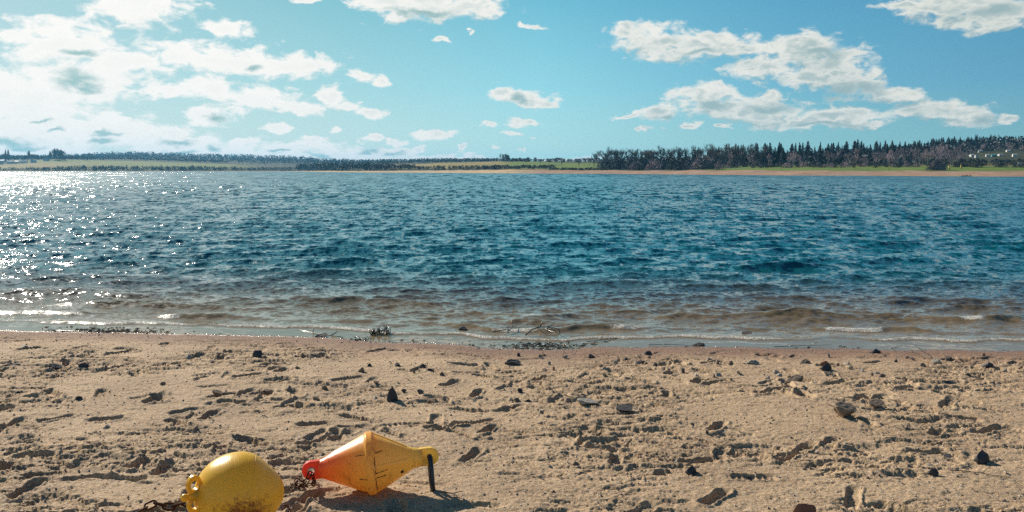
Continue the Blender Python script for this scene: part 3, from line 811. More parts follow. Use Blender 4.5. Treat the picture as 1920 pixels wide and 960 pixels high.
def plate(mb, outline_fn, thick, hole=None, hole_r=0.012, n=40, M=None):
    """flat tab in the local XZ plane with a round hole; outline_fn(angle) -> (x, z) round the hole centre"""
    hx, hz = hole
    rings = []
    for yv in (-thick / 2, thick / 2):
        outer = []; inner = []; mid_ = []
        for k in range(n):
            a = 2 * math.pi * k / n
            ox, oz = outline_fn(a)
            outer.append(Vector((ox, yv * 0.7, oz)))
            mid_.append(Vector((ox - (ox - hx) * 0.12, yv, oz - (oz - hz) * 0.12)))
            inner.append(Vector((hx + hole_r * math.cos(a), yv, hz + hole_r * math.sin(a))))
        rings.append((outer, mid_, inner))
    vs = rings[0][0] + rings[0][1] + rings[0][2] + rings[1][0] + rings[1][1] + rings[1][2]
    fs = []
    for k in range(n):
        l = (k + 1) % n
        fs += [(k, l, n + l, n + k), (n + k, n + l, 2 * n + l, 2 * n + k), (3 * n + l, 3 * n + k, 4 * n + k, 4 * n + l), (4 * n + l, 4 * n + k, 5 * n + k, 5 * n + l),
               (l, k, 3 * n + k, 3 * n + l), (2 * n + k, 2 * n + l, 5 * n + l, 5 * n + k)]
    if M: vs = [M @ v for v in vs]
    mb.add(vs, fs, False)

# ------------------------------------------------------------------ the double-cone float
c0 = hit(695, 868, 0.0)
g = on_sand(692, 926)
Rb = 0.152
ctr = hit(695, 868, g.z + Rb - 0.010)
root = thing('cone_float', 'double cone plastic float lying on the sand, red at one end and fading to yellow', 'float', ctr, (0, R(-3.9), R(9.5)))
PXM = 2.62e-3          # metres per photo pixel at the float
half = [(-96, 17.0), (-88, 19.5), (-80, 23.5), (-60, 32.5), (-40, 41.5), (-22, 49.5), (-10, 55.0), (-7, 57.2), (-5, 58.0), (5, 58.0), (7, 57.2), (10, 55.0), (22, 49.0), (40, 40.0), (58, 30.5), (70, 24.5), (80, 20.5), (92, 18.0), (97, 16.5)]
prof_ = [(x * PXM, r_ * PXM) for x, r_ in half]
# rounder closing of the ends
prof_ = [(prof_[0][0] - 0.006, prof_[0][1] * 0.8)] + prof_ + [(prof_[-1][0] + 0.006, prof_[-1][1] * 0.8)]
def shell(name, pfn, xs, n, bump):
    vs = []; fs = []
    for x in xs:
        r_ = pfn(x)
        for k in range(n):
            a = 2 * math.pi * k / n
            q_ = r_ + bump(x, a, r_)
            vs.append((x, -q_ * math.cos(a), q_ * math.sin(a)))
    m_ = len(xs)
    for i in range(m_ - 1):
        for k in range(n):
            l = (k + 1) % n; fs.append((i * n + k, i * n + l, (i + 1) * n + l, (i + 1) * n + k))
    fs.append(tuple(range(n - 1, -1, -1))); fs.append(tuple((m_ - 1) * n + k for k in range(n)))
    mb = MB(); mb.add(vs, fs, True); return mb.mesh(name)
def ss(a, b, x):
    t = min(1, max(0, (x - a) / (b - a))); return t * t * (3 - 2 * t)
px_ = [p[0] for p in prof_]; pr_ = [p[1] for p in prof_]
def dc_bump(x, a, r_):
    e = 0.0
    band_ = 1 - ss(0.0165, 0.0195, abs(x))
    e = max(e, 0.0045 * band_)
    for ang in (8, 98, 188, 278):
        w_ = r_ * abs((a - R(ang) + math.pi) % (2 * math.pi) - math.pi)
        if x > 0: e = max(e, 0.0042 * (1 - ss(0.010, 0.013, w_)) * (1 - ss(0.17, 0.20, x)))
        else: e = max(e, 0.0012 * (1 - ss(0.003, 0.005, w_)) * (1 - ss(0.18, 0.21, -x)))
    for xq in (-0.205, 0.205): e += 0.0010 * (1 - ss(0.002, 0.004, abs(x - xq)))
    return e
xs_ = sorted(set([round(v, 5) for v in list(np.linspace(px_[0], px_[-1], 150)) + [-0.0195, -0.018, -0.0165, 0.0165, 0.018, 0.0195]]))
obj('body', shell('float_body', lambda x: float(np.interp(x, px_, pr_)), xs_, 300, dc_bump), PL1, root)
# grime in the corners beside the ribs, and the filler plug
gm = MB()
def on_cone(x, w, lift=0.0012, ang=8):
    r_ = np.interp(x, [h[0] for h in half], [h[1] for h in half]) * PXM + lift
    return Matrix.Rotation(R(ang), 4, 'X') @ Vector((x * PXM, -math.sqrt(max(r_ * r_ - w * w, 1e-6)), w))
gr = random.Random(3)
for (x0, x1, w0, w1, n) in ((7.5, 30, 0.0125, 0.0125, 9), (8, 28, -0.0125, -0.014, 8), (8, 8.5, 0.015, 0.085, 12), (8, 9, -0.016, -0.095, 14), (-22, -8, -0.014, -0.014, 5), (-26, -9, 0.09, 0.10, 5), (10, 24, 0.10, 0.098, 5), (-30, -10, -0.105, -0.11, 5)):
    P_ = []
    for i in range(n):
        t = i / (n - 1); P_.append(on_cone(x0 + (x1 - x0) * t + gr.uniform(-.4, .4), w0 + (w1 - w0) * t + gr.uniform(-.001, .001), 0.0004))
    gm = MB(); gm.tube(P_, [gr.uniform(0.0010, 0.0030) for _ in P_], 5); obj('grime_mark', gm.mesh('grime_mark'), GRIME, root)
pm = MB(); pc = on_cone(58, -0.030, 0.001); nrm = Vector((0.45, -1, -0.25)).normalized()
q = nrm.to_track_quat('X', 'Z').to_matrix().to_4x4(); pm.lathe([(-0.004, 0.0085), (0.002, 0.0085), (0.003, 0.0065), (0.0005, 0.005), (0.0008, 0.0)], 20, Matrix.Translation(pc) @ q)
obj('filler_plug', pm.mesh('plug'), GRIME, root)
# end tabs with their holes
def tab_outline(hx, sgn, Lb, rr):
    def f(a):
        cx, cz = math.cos(a), math.sin(a)
        if cx * sgn > 0: return (hx + rr * cx, rr * cz)
        x_ = -sgn * Lb; z_ = rr * 1.0
        # box side back towards the body
        t = min(abs(x_ / cx) if abs(cx) > 1e-6 else 9, abs(z_ / cz) if abs(cz) > 1e-6 else 9)
        return (hx + t * cx, t * cz)
    return f
mb = MB(); hxl = -0.292
plate(mb, tab_outline(hxl, -1, 0.052, 0.046), 0.036, (hxl, 0.0), 0.017)
obj('end_tab', mb.mesh('end_tab_red'), PL1, root)['label'] = 'bright red end tab with a round hole'
mb = MB(); hxr = 0.296
plate(mb, tab_outline(hxr, 1, 0.058, 0.046), 0.036, (hxr, 0.0), 0.016)
obj('end_tab', mb.mesh('end_tab_yellow'), PL1, root)['label'] = 'yellow end tab with a dirty round hole'
mb = MB(); mb.tube([(hxl + 0.018 * math.cos(t), -0.019, 0.018 * math.sin(t)) for t in np.linspace(0, 6.283, 25)[:-1]], 0.0028, 6, True)
obj('eyelet', mb.mesh('eyelet'), ZINC, root)
MF = Matrix.Translation(ctr) @ Matrix.Rotation(R(9.5), 4, 'Z') @ Matrix.Rotation(R(-3.9), 4, 'Y')
eyeL = MF @ Vector((hxl, 0, 0)); eyeR = MF @ Vector((hxr, 0, 0))

# steel ring hanging in the yellow tab
gb = on_sand(812, 922)
topp = eyeR + Vector((0, 0, 0.002)); bot = Vector((eyeR.x + 0.018, eyeR.y - 0.035, gb.z + 0.004))
L_ = (topp - bot).length
dirv = (topp - bot).normalized(); sidev = Vector((0.22, -1, 0.0)); sidev = (sidev - dirv * sidev.dot(dirv)).normalized()
cen = (topp + bot) / 2; pts = []
hw = 0.030; hl = L_ / 2 - 0.002
for k in range(40):
    a = 2 * math.pi * k / 40
    cx, sx = math.cos(a), math.sin(a)
    e = 0.55
    pts.append(cen + sidev * hw * math.copysign(abs(cx) ** e, cx) + dirv * hl * math.copysign(abs(sx) ** 0.8, sx))
mb = MB(); mb.tube(pts, 0.0125, 8, True)
o = obj('long_steel_ring', mb.mesh('long_ring'), BLACKM); tag(o, 'long narrow black steel ring hanging from the yellow end of the double cone float', 'ring')

# ------------------------------------------------------------------ chains
def link_pts(c, d, up, L, W):
    w = d.cross(up).normalized(); out = []
    for k in range(18):
        a = 2 * math.pi * k / 18; cx, sx = math.cos(a), math.sin(a)
        out.append(c + d * (L / 2 - W / 2) * (1 if cx > 0 else -1) * (1 if abs(cx) > 0.05 else 0) + d * W / 2 * cx + w * W / 2 * sx)
    return out
def chain(name, path, label, L=0.034, W=0.019, r_=0.0030, jit=0.15, seed=1, m=RUST):
    r = random.Random(seed); mb = MB()
    P_ = [Vector(p) for p in path]
    seg = [0]
    for i in range(1, len(P_)): seg.append(seg[-1] + (P_[i] - P_[i - 1]).length)
    def pos(t):
        for i in range(1, len(P_)):
            if t <= seg[i] or i == len(P_) - 1:
                return P_[i - 1].lerp(P_[i], (t - seg[i - 1]) / max(1e-6, seg[i] - seg[i - 1]))
    t = L / 2; k = 0; step = L - 2.4 * r_
    while t < seg[-1] - L / 4:
        c = pos(t); d = (pos(min(t + step / 2, seg[-1])) - pos(max(t - step / 2, 0))).normalized()
        up = d.orthogonal().normalized(); up = (Vector((0, 0, 1)) - d * d.z); up = up.normalized() if up.length > 0.1 else d.orthogonal().normalized()
        ang = (0.9 if k % 2 else -0.5) + r.uniform(-jit, jit)
        up = Matrix.Rotation(ang, 3, d) @ up
        mb.tube(link_pts(c, d, up, L, W), r_, 6, True); t += step; k += 1
    o = obj(name, mb.mesh(name), m); return tag(o, label, 'chain', 'rusty chains of the floats')
def S_(px, py, up=0.006):
    p = on_sand(px, py); p.z += up; return p
chain('rusty_chain', [eyeL + Vector((0.004, -0.03, 0.004)), eyeL + Vector((-0.02, -0.045, -0.05)), S_(560, 911, 0.03), S_(552, 917, 0.012), S_(545, 922), S_(538, 926), S_(530, 936)],
      'rusty chain running from the red tab of the cone float to the yellow ball', L=0.042, W=0.022, r_=0.0032, seed=2)
chain('rusty_chain', [eyeL + Vector((0.010, -0.03, 0.0)), eyeL + Vector((0.02, -0.04, -0.05)), S_(588, 905, 0.03), S_(588, 912), S_(578, 914), S_(566, 915), S_(556, 913), S_(548, 918), S_(560, 921), S_(572, 917)],
      'loose rusty chain end dropping from the red tab into a heap on the sand', L=0.036, W=0.020, r_=0.0030, seed=3)
chain('rusty_chain', [S_(532, 950, 0.03), S_(540, 948, 0.02), S_(542, 956), S_(536, 964), S_(530, 972)], 'rusty chain hanging down beside the yellow ball on its right', seed=4)
chain('rusty_chain', [S_(255, 966, 0.02), S_(290, 957, 0.022), S_(318, 952, 0.022), S_(345, 948, 0.022), S_(372, 948, 0.02), S_(400, 952, 0.02)], 'rusty chain lying on the sand left of the yellow ball', L=0.056, W=0.030, r_=0.0048, seed=5)

# ------------------------------------------------------------------ the yellow ball float
RB = 0.208
gz = ground_z(-1.18, 3.84)
cb = hit(448, 926, gz + 0.178)
BR = (0, R(2), R(14))
root = thing('ball_float', 'yellow plastic float with two lugs and a brown scuff, cut by the photo edge', 'float', cb, BR, None, (0.965, 0.965, 0.965))
MBR = (Matrix.Rotation(BR[2], 4, 'Z') @ Matrix.Rotation(BR[1], 4, 'Y')).inverted()
key = [(-0.196, 0.004), (-0.194, 0.034), (-0.187, 0.066), (-0.174, 0.094), (-0.152, 0.123), (-0.126, 0.148), (-0.092, 0.168), (-0.048, 0.1845), (-0.008, 0.1905), (0.022, 0.1900), (0.050, 0.1840), (0.068, 0.1770),
       (0.0685, 0.1766), (0.0715, 0.1752), (0.072, 0.1748), (0.095, 0.157), (0.125, 0.128), (0.158, 0.097), (0.180, 0.070), (0.194, 0.044), (0.200, 0.022), (0.201, 0.003)]
pr = []
kx = np.array([k[0] for k in key]); kr = np.array([k[1] for k in key])
def cat(x0, x1, x2, x3, t): return 0.5 * (2 * x1 + (x2 - x0) * t + (2 * x0 - 5 * x1 + 4 * x2 - x3) * t * t + (3 * x1 - x0 - 3 * x2 + x3) * t ** 3)
for i in range(len(key) - 1):
    a_, b__ = max(i - 1, 0), min(i + 2, len(key) - 1)
    st = 4 if not 10 < i < 14 else 1
    for q_ in range(st):
        t = q_ / st; pr.append((float(cat(kx[a_], kx[i], kx[i + 1], kx[b__], t)), max(0.003, float(cat(kr[a_], kr[i], kr[i + 1], kr[b__], t)))))
pr.append(key[-1])
bx_ = [p[0] for p in pr]; br_ = [p[1] for p in pr]
def ball_bump(x, a, r_):
    a = (a + math.pi) % (2 * math.pi) - math.pi
    e = -0.0016 * (1 - ss(0.001, 0.0028, abs(x - 0.0700)))
    px2 = ss(0.0785, 0.0805, x) * (1 - ss(0.0965, 0.0985, x)); pa = ss(R(-9), R(-7.5), a) * (1 - ss(R(40), R(41.5), a))
    e += 0.0018 * px2 * pa
    if x < 0.065: e += 0.00008 * math.sin(x * 2 * math.pi / 0.0085) * ss(-0.19, -0.15, x)
    return e
xs_ = sorted(set([round(v, 5) for v in bx_ + list(np.linspace(-0.19, 0.198, 190)) + [0.0672, 0.069, 0.071, 0.0728, 0.0785, 0.0805, 0.0965, 0.0985]]))
obj('body', shell('ball_body', lambda x: float(np.interp(x, bx_, br_)), xs_, 220, ball_bump), PL2, root)
# lugs: two round eyes one above the other and a small knob
for dz in (0.088, -0.001):
    mb = MB()
    Mp = MBR @ Matrix.Translation((-0.160, -0.124, dz)) @ Matrix.Rotation(R(46), 4, 'Z')
    plate(mb, (lambda a: (0.034 * math.cos(a), 0.044 * math.sin(a))), 0.026, (0.0, 0.0), 0.0205, M=Mp)
    obj('lug', mb.mesh('lug'), PL2, root)
mb = MB(); Mk = MBR @ Matrix.Translation((-0.160, -0.124, 0.040)) @ Matrix.Rotation(R(46), 4, 'Z')
mb.lathe([(-0.060, 0.003), (-0.058, 0.012), (-0.050, 0.0175), (-0.040, 0.0175), (-0.032, 0.013), (-0.018, 0.016), (0.005, 0.026), (0.04, 0.036), (0.09, 0.05)], 20, Mk)
obj('knob', mb.mesh('knob'), PL2, root)

# ------------------------------------------------------------------ stones
STONE = simple('grey_stone', (0.30, 0.215, 0.155), 0.85, 0.5, 25, 0.003)
STONED = simple('dark_stone', (0.085, 0.080, 0.085), 0.8, 0.5, 25, 0.003)
STONEP = simple('pale_stone', (0.42, 0.37, 0.31), 0.85, 0.3, 25, 0.003)
STONER = simple('reddish_stone', (0.30, 0.13, 0.08), 0.85, 0.4, 25, 0.003)
def stone_mesh(seed, sub=3, ang=0.55):
    import bmesh
    r = random.Random(seed); bm = bmesh.new(); bmesh.ops.create_icosphere(bm, subdivisions=sub, radius=1.0)
    planes = [(Vector((r.gauss(0, 1), r.gauss(0, 1), r.gauss(0, 1))).normalized(), r.uniform(0.38, 0.75)) for _ in range(11)]
    for v in bm.verts:
        for n, d in planes:
            e = v.co.dot(n) - d
            if e > 0: v.co -= n * e * 0.98
        v.co += v.co.normalized() * 0.04 * math.sin(v.co.x * 7 + seed) * math.cos(v.co.y * 9 + v.co.z * 8)
    me = bpy.data.meshes.new('stone'); bm.to_mesh(me); bm.free()
    me.polygons.foreach_set('use_smooth', [False] * len(me.polygons)); return me
SM = {}
for nm_, m_ in (('grey', STONE), ('dark', STONED), ('pale', STONEP), ('red', STONER)):
    SM[nm_] = []
    for k in range(5):
        me = stone_mesh(k * 11 + len(nm_) * 7 + 1, 3 if k < 3 else 2); me.materials.append(m_); SM[nm_].append(me)
NAMED = [
 (1581, 781, 36, 25, 'grey', 'largest stone on the beach, angular brown rock casting a shadow'),
 (1640, 762, 26, 11, 'grey', 'low brown stone just behind and right of the largest rock'),
 (737, 749, 17, 27, 'dark', 'dark pointed wedge of stone standing upright above the cone float'),
 (1546, 684, 13, 14, 'red', 'reddish pointed stone perched behind a dark one'),
 (1550, 695, 20, 12, 'dark', 'dark stone right in front of the reddish pointed one'),
 (1098, 755, 34, 11, 'pale', 'flat pale slab of stone lying in mid beach'),
 (1171, 769, 26, 11, 'dark', 'flat dark stone to the right of the pale slab'),
 (1492, 711, 28, 10, 'grey', 'flat grey stone half way between the water and the largest rock'),
 (103, 686, 20, 12, 'dark', 'dark stone near the water on the left side of the beach'),
 (20, 683, 28, 8, 'dark', 'long flat dark stone at the far left below the water'),
 (158, 688, 14, 8, 'dark', 'small dark stone right of the pair on the left side'),
 (482, 668, 18, 13, 'dark', 'dark lumpy stone close to the wet sand behind the ball float'),
 (960, 682, 26, 9, 'dark', 'long low dark stone below the debris at the water edge'),
 (1842, 860, 24, 20, 'dark', 'dark leaning wedge of stone on the right of the foreground'),
 (1774, 848, 18, 12, 'pale', 'pale stone left of the dark leaning wedge'),
 (1505, 960, 36, 16, 'red', 'rusty red stone cut off by the lower edge of the photo'),
 (1297, 890, 18, 14, 'dark', 'dark pyramid shaped stone in the right foreground'),
 (1402, 903, 15, 10, 'dark', 'small round dark stone right of the dark pyramid stone'),
 (1748, 891, 16, 12, 'dark', 'dark stone in the right foreground below the leaning wedge'),
 (790, 690, 12, 12, 'dark', 'small pointed dark stone near the water above the cone float'),
 (804, 696, 12, 8, 'dark', 'small dark stone to the right of the small pointed one'),
 (1410, 683, 20, 7, 'pale', 'pale flat stone lying near the wet sand'),
 (1510, 680, 18, 8, 'grey', 'grey stone left of the reddish pointed one'),
 (1640, 661, 16, 7, 'dark', 'dark stone lying on the wet sand at the right'),
 (1757, 682, 14, 9, 'pale', 'pale rounded stone beside a stick near the water'),
 (1852, 685, 18, 7, 'dark', 'flat dark stone near the wet sand on the far right'),
 (1775, 718, 16, 10, 'dark', 'dark stone on the right between the water and the largest rock'),
 (408, 740, 16, 8, 'grey', 'grey stone in the middle of the left half of the beach'),
 (1214, 664, 14, 7, 'dark', 'dark pebble pair member beside the wet sand in the centre'),
 (1196, 668, 12, 7, 'grey', 'grey pebble next to the dark one beside the wet sand'),
]
sr = random.Random(9)
def place_stone(px, py, w, h, kind, label, group):
    p = on_sand(px, py); depth = p.y * CP + (CAMZ - p.z) * SP; m_ = depth / F
    me = SM[kind][sr.randrange(3 if w > 15 else 5)]
    o = bpy.data.objects.new('stone', me); C.objects.link(o)
    sx = w * m_ * 0.78; sz = h * m_ * 1.05; sy = sx * sr.uniform(0.6, 0.9)
    o.scale = (sx, sy, sz); o.rotation_euler = (sr.uniform(-.15, .15), sr.uniform(-.15, .15), sr.uniform(0, 6.28) if w < 15 else sr.uniform(-0.4, 0.4))
    o.location = (p.x, p.y, p.z + sz * 0.30)
    tag(o, label, 'stone', group); return o
for t in NAMED: place_stone(*t, 'stones lying on the beach')
for i in range(115):
    if i < 60: px, py = sr.uniform(940, 1920), sr.uniform(664, 720)
    elif i < 100: px, py = sr.uniform(0, 1000), sr.uniform(648, 760)
    else: px, py = sr.uniform(0, 1920), sr.uniform(700, 955)
    if 340 < px < 840 and py > 800: continue
    if i < 100: lb, g_ = ('small stone scattered near the wet sand', 'small stones near the wet sand')
    else: lb, g_ = ('small stone scattered over the churned dry sand', 'small stones on the dry sand')
    place_stone(px, py, sr.uniform(5, 12), sr.uniform(4, 7), sr.choice(['grey', 'dark', 'pale', 'grey', 'pale']), lb, g_)
for i, (u, Y) in enumerate([(1797, 251.5), (1802, 251.5), (1806, 251.8), (1811, 250.5)]):
    o = bpy.data.objects.new('boulder', SM['dark'][i % 3]); C.objects.link(o); s_ = 0.4
    o.scale = (s_ * 1.2, s_, s_ * 0.6); o.location = far_at(u, Y) + Vector((0, 0, 0.1)); tag(o, 'dark boulder in the small rock pile at the far water edge', 'boulder', 'rock pile on the far bank')

# fine gravel over the sand
def gravel(name, n, ylo, yhi, smin, smax, m, seed, label):
    g = np.random.default_rng(seed)
    base = np.array([(0, 0, 1), (1, 0, 0), (0, 1, 0), (-1, 0, 0), (0, -1, 0), (0, 0, -1)], float)
    tri = np.array([(0, 1, 2), (0, 2, 3), (0, 3, 4), (0, 4, 1), (5, 2, 1), (5, 3, 2), (5, 4, 3), (5, 1, 4)])
    Y = g.uniform(ylo, yhi, n); X = g.uniform(-1, 1, n) * (Y * 0.6 + 1.8)
    keep = (shore_y(X) - Y) > 0.02; X = X[keep]; Y = Y[keep]; n = len(X)
    Z = beach_h(X.copy(), Y.copy())
    sz = g.uniform(0, 1, n) ** 3 * (smax - smin) + smin
    rot = g.uniform(0, 6.28, n); V = np.zeros((n, 6, 3))
    jit = g.uniform(0.6, 1.3, (n, 6, 3)); b_ = base[None] * jit
    V[:, :, 0] = b_[:, :, 0] * np.cos(rot)[:, None] - b_[:, :, 1] * np.sin(rot)[:, None]
    V[:, :, 1] = b_[:, :, 0] * np.sin(rot)[:, None] + b_[:, :, 1] * np.cos(rot)[:, None]
    V[:, :, 2] = b_[:, :, 2] * 0.6
    V *= sz[:, None, None]; V[:, :, 0] += X[:, None]; V[:, :, 1] += Y[:, None]; V[:, :, 2] += (Z + sz * 0.25)[:, None]
    Fc = (tri[None] + (np.arange(n) * 6)[:, None, None]).reshape(-1, 3)
    me = bpy.data.meshes.new(name); me.from_pydata(V.reshape(-1, 3).tolist(), [], Fc.tolist()); me.update()
    return tag(obj(name, me, m), label, 'gravel', kind='stuff')
m_, nt_, b_ = material('gravel')
P = nt_.node('ShaderNodeNewGeometry').outputs['Position']
nt_.put(b_.inputs['Base Color'], nt_.ramp(nt_.noise(P, 45, 1, 0.5), [(0.30, (0.07, 0.06, 0.06)), (0.45, (0.22, 0.17, 0.14)), (0.55, (0.40, 0.31, 0.23)), (0.70, (0.55, 0.48, 0.40))])); b_.inputs['Roughness'].default_value = 0.85
gravel('gravel', 21000, 3.0, 9.6, 0.0015, 0.011, m_, 5, 'fine mixed gravel scattered through the sand')

# ------------------------------------------------------------------ drift along the water line
WETW = simple('wet_driftwood', (0.035, 0.030, 0.030), 0.25, 0.5, 30, 0.002, spec=0.6)
DRYW = simple('dry_driftwood', (0.13, 0.10, 0.08), 0.8, 0.5, 30, 0.002)
def stick(px0, py0, px1, py1, r_, label, m, lift=0.01, bend=0.02, fork=0, arc=0.0, seed=0):
    r = random.Random(seed); a_ = on_sand(px0, py0); b__ = on_sand(px1, py1); mb = MB(); pts = []
    n = 9; sd = (b__ - a_).cross(Vector((0, 0, 1))).normalized()
    for i in range(n):
        t = i / (n - 1); p = a_.lerp(b__, t); p.z = max(p.z, max(0, ground_z(p.x, p.y))) + lift + arc * math.sin(math.pi * t)
        p += sd * (bend * math.sin(t * 5 + seed) + r.gauss(0, 0.003)); pts.append(p)
    mb.tube(pts, [r_ * (1 - 0.6 * i / (n - 1)) for i in range(n)], 6)
    for k in range(fork):
        i = r.randint(2, 6); p = pts[i]; d = (pts[i + 1] - pts[i]).normalized() + sd * r.choice((-1, 1)) * 0.7 + Vector((0, 0, r.uniform(0.1, 0.9)))
        mb.tube([p, p + d * 0.04, p + d * 0.07 + Vector((r.gauss(0, .008), r.gauss(0, .008), r.gauss(0, .01)))], [r_ * 0.7, r_ * 0.5, r_ * 0.25], 5)
    o = obj('driftwood_stick', mb.mesh('stick'), m); return tag(o, label, 'stick', 'sticks washed up on the beach')
sticks = [
 (985, 638, 1045, 629, 0.007, 'wet black branch arching out of the shallows in the debris', WETW, 0.03, 0.03, 4, 0.05),
 (955, 634, 975, 622, 0.005, 'short black twig sticking up in the shallows', WETW, 0.03, 0.01, 2, 0.03),
 (1005, 630, 1062, 644, 0.005, 'thin wet branch with side twigs lying over the debris', WETW, 0.03, 0.02, 4, 0.04),
 (925, 632, 958, 629, 0.006, 'small forked twig floating at the water edge', WETW, 0.02, 0.01, 2, 0.01),
 (1098, 644, 1200, 636, 0.004, 'long thin branch lying where wet sand meets water', WETW, 0.012, 0.02, 3, 0.0),
 (1450, 652, 1560, 650, 0.004, 'long thin stick along the water line on the right', WETW, 0.012, 0.01, 2, 0.0),
 (1215, 648, 1320, 650, 0.0035, 'thin curved stick on the dark strand line', WETW, 0.01, 0.02, 1, 0.0),
 (1690, 662, 1745, 676, 0.004, 'forked twig on the wet sand at the right', DRYW, 0.015, 0.015, 3, 0.01),
 (1720, 655, 1745, 678, 0.0035, 'crossing twig beside the forked one', DRYW, 0.015, 0.0, 1, 0.02),
 (560, 622, 640, 633, 0.009, 'black sodden strip of wood in the shallows at the left', WETW, 0.0, 0.02, 2, 0.0),
 (100, 620, 185, 624, 0.006, 'dark thin branch along the water edge on the far left', WETW, 0.006, 0.02, 3, 0.0),
 (160, 830, 215, 838, 0.002, 'thin dry root lying on the churned sand at left', DRYW, 0.004, 0.01, 0, 0.0),
 (830, 922, 868, 938, 0.004, 'dry twig lying in the sand right of the cone float', DRYW, 0.010, 0.012, 2, 0.0),
 (1780, 884, 1905, 893, 0.003, 'long thin dry twig on the sand in the right foreground', DRYW, 0.006, 0.01, 1, 0.0),
 (1290, 714, 1400, 710, 0.003, 'thin twig lying on the flat sand behind the largest rock', DRYW, 0.005, 0.01, 0, 0.0),
 (150, 673, 260, 670, 0.003, 'thin twig below the water edge on the left', DRYW, 0.005, 0.01, 0, 0.0),
]
for i, s_ in enumerate(sticks): stick(*s_[:7], lift=s_[7], bend=s_[8], fork=s_[9], arc=s_[10], seed=i + 3)
# clumps of drowned plants
def weed(px, py, w, h, n, label, m, seed):
    r = random.Random(seed); p = on_sand(px, py); p.z = max(p.z, 0); mb = MB(); dm = p.y / F
    for i in range(n):
        q = p + Vector((r.uniform(-1, 1) * w * dm / 2, r.uniform(-0.08, 0.08), -0.005)); d = Vector((r.gauss(0, 0.5), r.gauss(0, 0.4), 1)).normalized() * h * dm * r.uniform(0.4, 1)
        mb.tube([q, q + d * 0.5 + Vector((r.gauss(0, .01), 0, 0)), q + d + Vector((r.gauss(0, .02), 0, -0.2 * d.z))], [0.004, 0.0035, 0.0015], 4)
    o = obj('water_plant', mb.mesh('weed'), m); return tag(o, label, 'plant', 'drowned plants at the water edge')
weed(714, 630, 34, 26, 60, 'dark tuft of drowned weed at the water edge behind the floats', WETW, 1)
weed(675, 638, 30, 10, 30, 'low trail of weed left of the dark tuft', WETW, 2)
weed(1040, 648, 60, 11, 30, 'ragged weed in the debris right of centre at the water edge', WETW, 3)
for px, py, w, h, lb in ((870, 625, 15, 8, 'black stone showing above the shallow water'), (1400, 631, 16, 5, 'small black stone in the shallow film of water on the right'), (1310, 648, 22, 6, 'flat black stone on the strand line'), (600, 631, 24, 6, 'flat black stone in the shallows at left')):
    o = place_stone(px, py, w, h, 'dark', lb, 'black stones in the shallows'); o.location.z = 0.004
g = np.random.default_rng(77); mb = MB(); rr = random.Random(4)
for i in range(460):
    px = rr.uniform(0, 1920)
    if math.sin(px * 0.021) + math.sin(px * 0.0083 + 1) < 0.1 and i >= 360: px = rr.gauss(1000, 60)
    if i < 140: px = rr.gauss(1010, 45)
    elif i < 360: px = rr.gauss(150, 70)
    x = hit(px, 650, 0).x
    yb = float(shore_y(np.array([x]))[0]) + rr.gauss(0.02 if i >= 230 else 0.05, 0.07)
    if i < 230: yb += 0.10
    z = max(ground_z(x, yb), 0.0); a = rr.uniform(-0.5, 0.5); L_ = rr.uniform(0.004, 0.022) if i > 300 else rr.uniform(0.006, 0.028)
    p = Vector((x, yb, z + 0.003)); d = Vector((math.cos(a), math.sin(a), rr.uniform(-0.05, 0.12)))
    mb.tube([p - d * L_, p + Vector((0, 0, 0.004)), p + d * L_], [0.002, rr.uniform(0.002, 0.007), 0.0015], 4, smooth=False)
tag(obj('strand_debris', mb.mesh('strand'), WETW), 'black crumbs of driftwood and weed along the strand line', 'debris', kind='stuff')

# ------------------------------------------------------------------ light
SUN_EL, SUN_AZ = 29.5, -39.0       # azimuth from +Y, negative to the left
sun_d = bpy.data.lights.new('sun', 'SUN'); sun_d.energy = 5.0; sun_d.angle = R(0.53); sun_d.color = (1.0, 0.90, 0.74)
sun = bpy.data.objects.new('sun', sun_d); C.objects.link(sun)
sd = Vector((math.sin(R(SUN_AZ)) * math.cos(R(SUN_EL)), math.cos(R(SUN_AZ)) * math.cos(R(SUN_EL)), math.sin(R(SUN_EL))))
sun.rotation_euler = sd.to_track_quat('Z', 'Y').to_euler()
sun.location = (-30, 30, 40)

# ------------------------------------------------------------------ sky with clouds
world = bpy.data.worlds.new('World'); scene.world = world; world.use_nodes = True
nt = NT(world.node_tree)
for n in list(nt.n): nt.n.remove(n)
sky = nt.node('ShaderNodeTexSky', sky_type='NISHITA', sun_disc=False, sun_elevation=R(SUN_EL), sun_rotation=R(SUN_AZ), altitude=300, air_density=1.0, dust_density=0.6, ozone_density=1.5)
D = nt.node('ShaderNodeTexCoord').outputs['Generated']
sx = nt.node('ShaderNodeSeparateXYZ', {0: D}).outputs
az = nt.math('ARCTAN2', sx[0], sx[1]); el = nt.math('ARCSINE', sx[2])
p2 = nt.node('ShaderNodeCombineXYZ', {0: az, 1: el}).outputs[0]
def aed(px, py):
    a, z = ray(px, py); return math.atan(a), math.atan(z / math.sqrt(1 + a * a))
stretch = nt.vmath('MULTIPLY', p2, (1.0, 1.9, 1.0))
wn = nt.noise(stretch, 16, 6, 0.62, out=1)
wv = nt.vmath('MULTIPLY', nt.vmath('SUBTRACT', wn, (0.5, 0.5, 0.5)), (0.066, 0.034, 0.0))
pw = nt.vmath('ADD', p2, wv)
def field(lst, vec, sm=0.25):
    cur = None
    for (px, py, rx, ry) in lst:
        a, e = aed(px, py)
        d = nt.vmath('LENGTH', nt.vmath('MULTIPLY', nt.vmath('SUBTRACT', vec, (a, e, 0)), (F / rx * 0.97, F / ry * 0.97, 0)), out=1)
        cur = d if cur is None else nt.math('SMOOTH_MIN', cur, d, sm)
    return cur
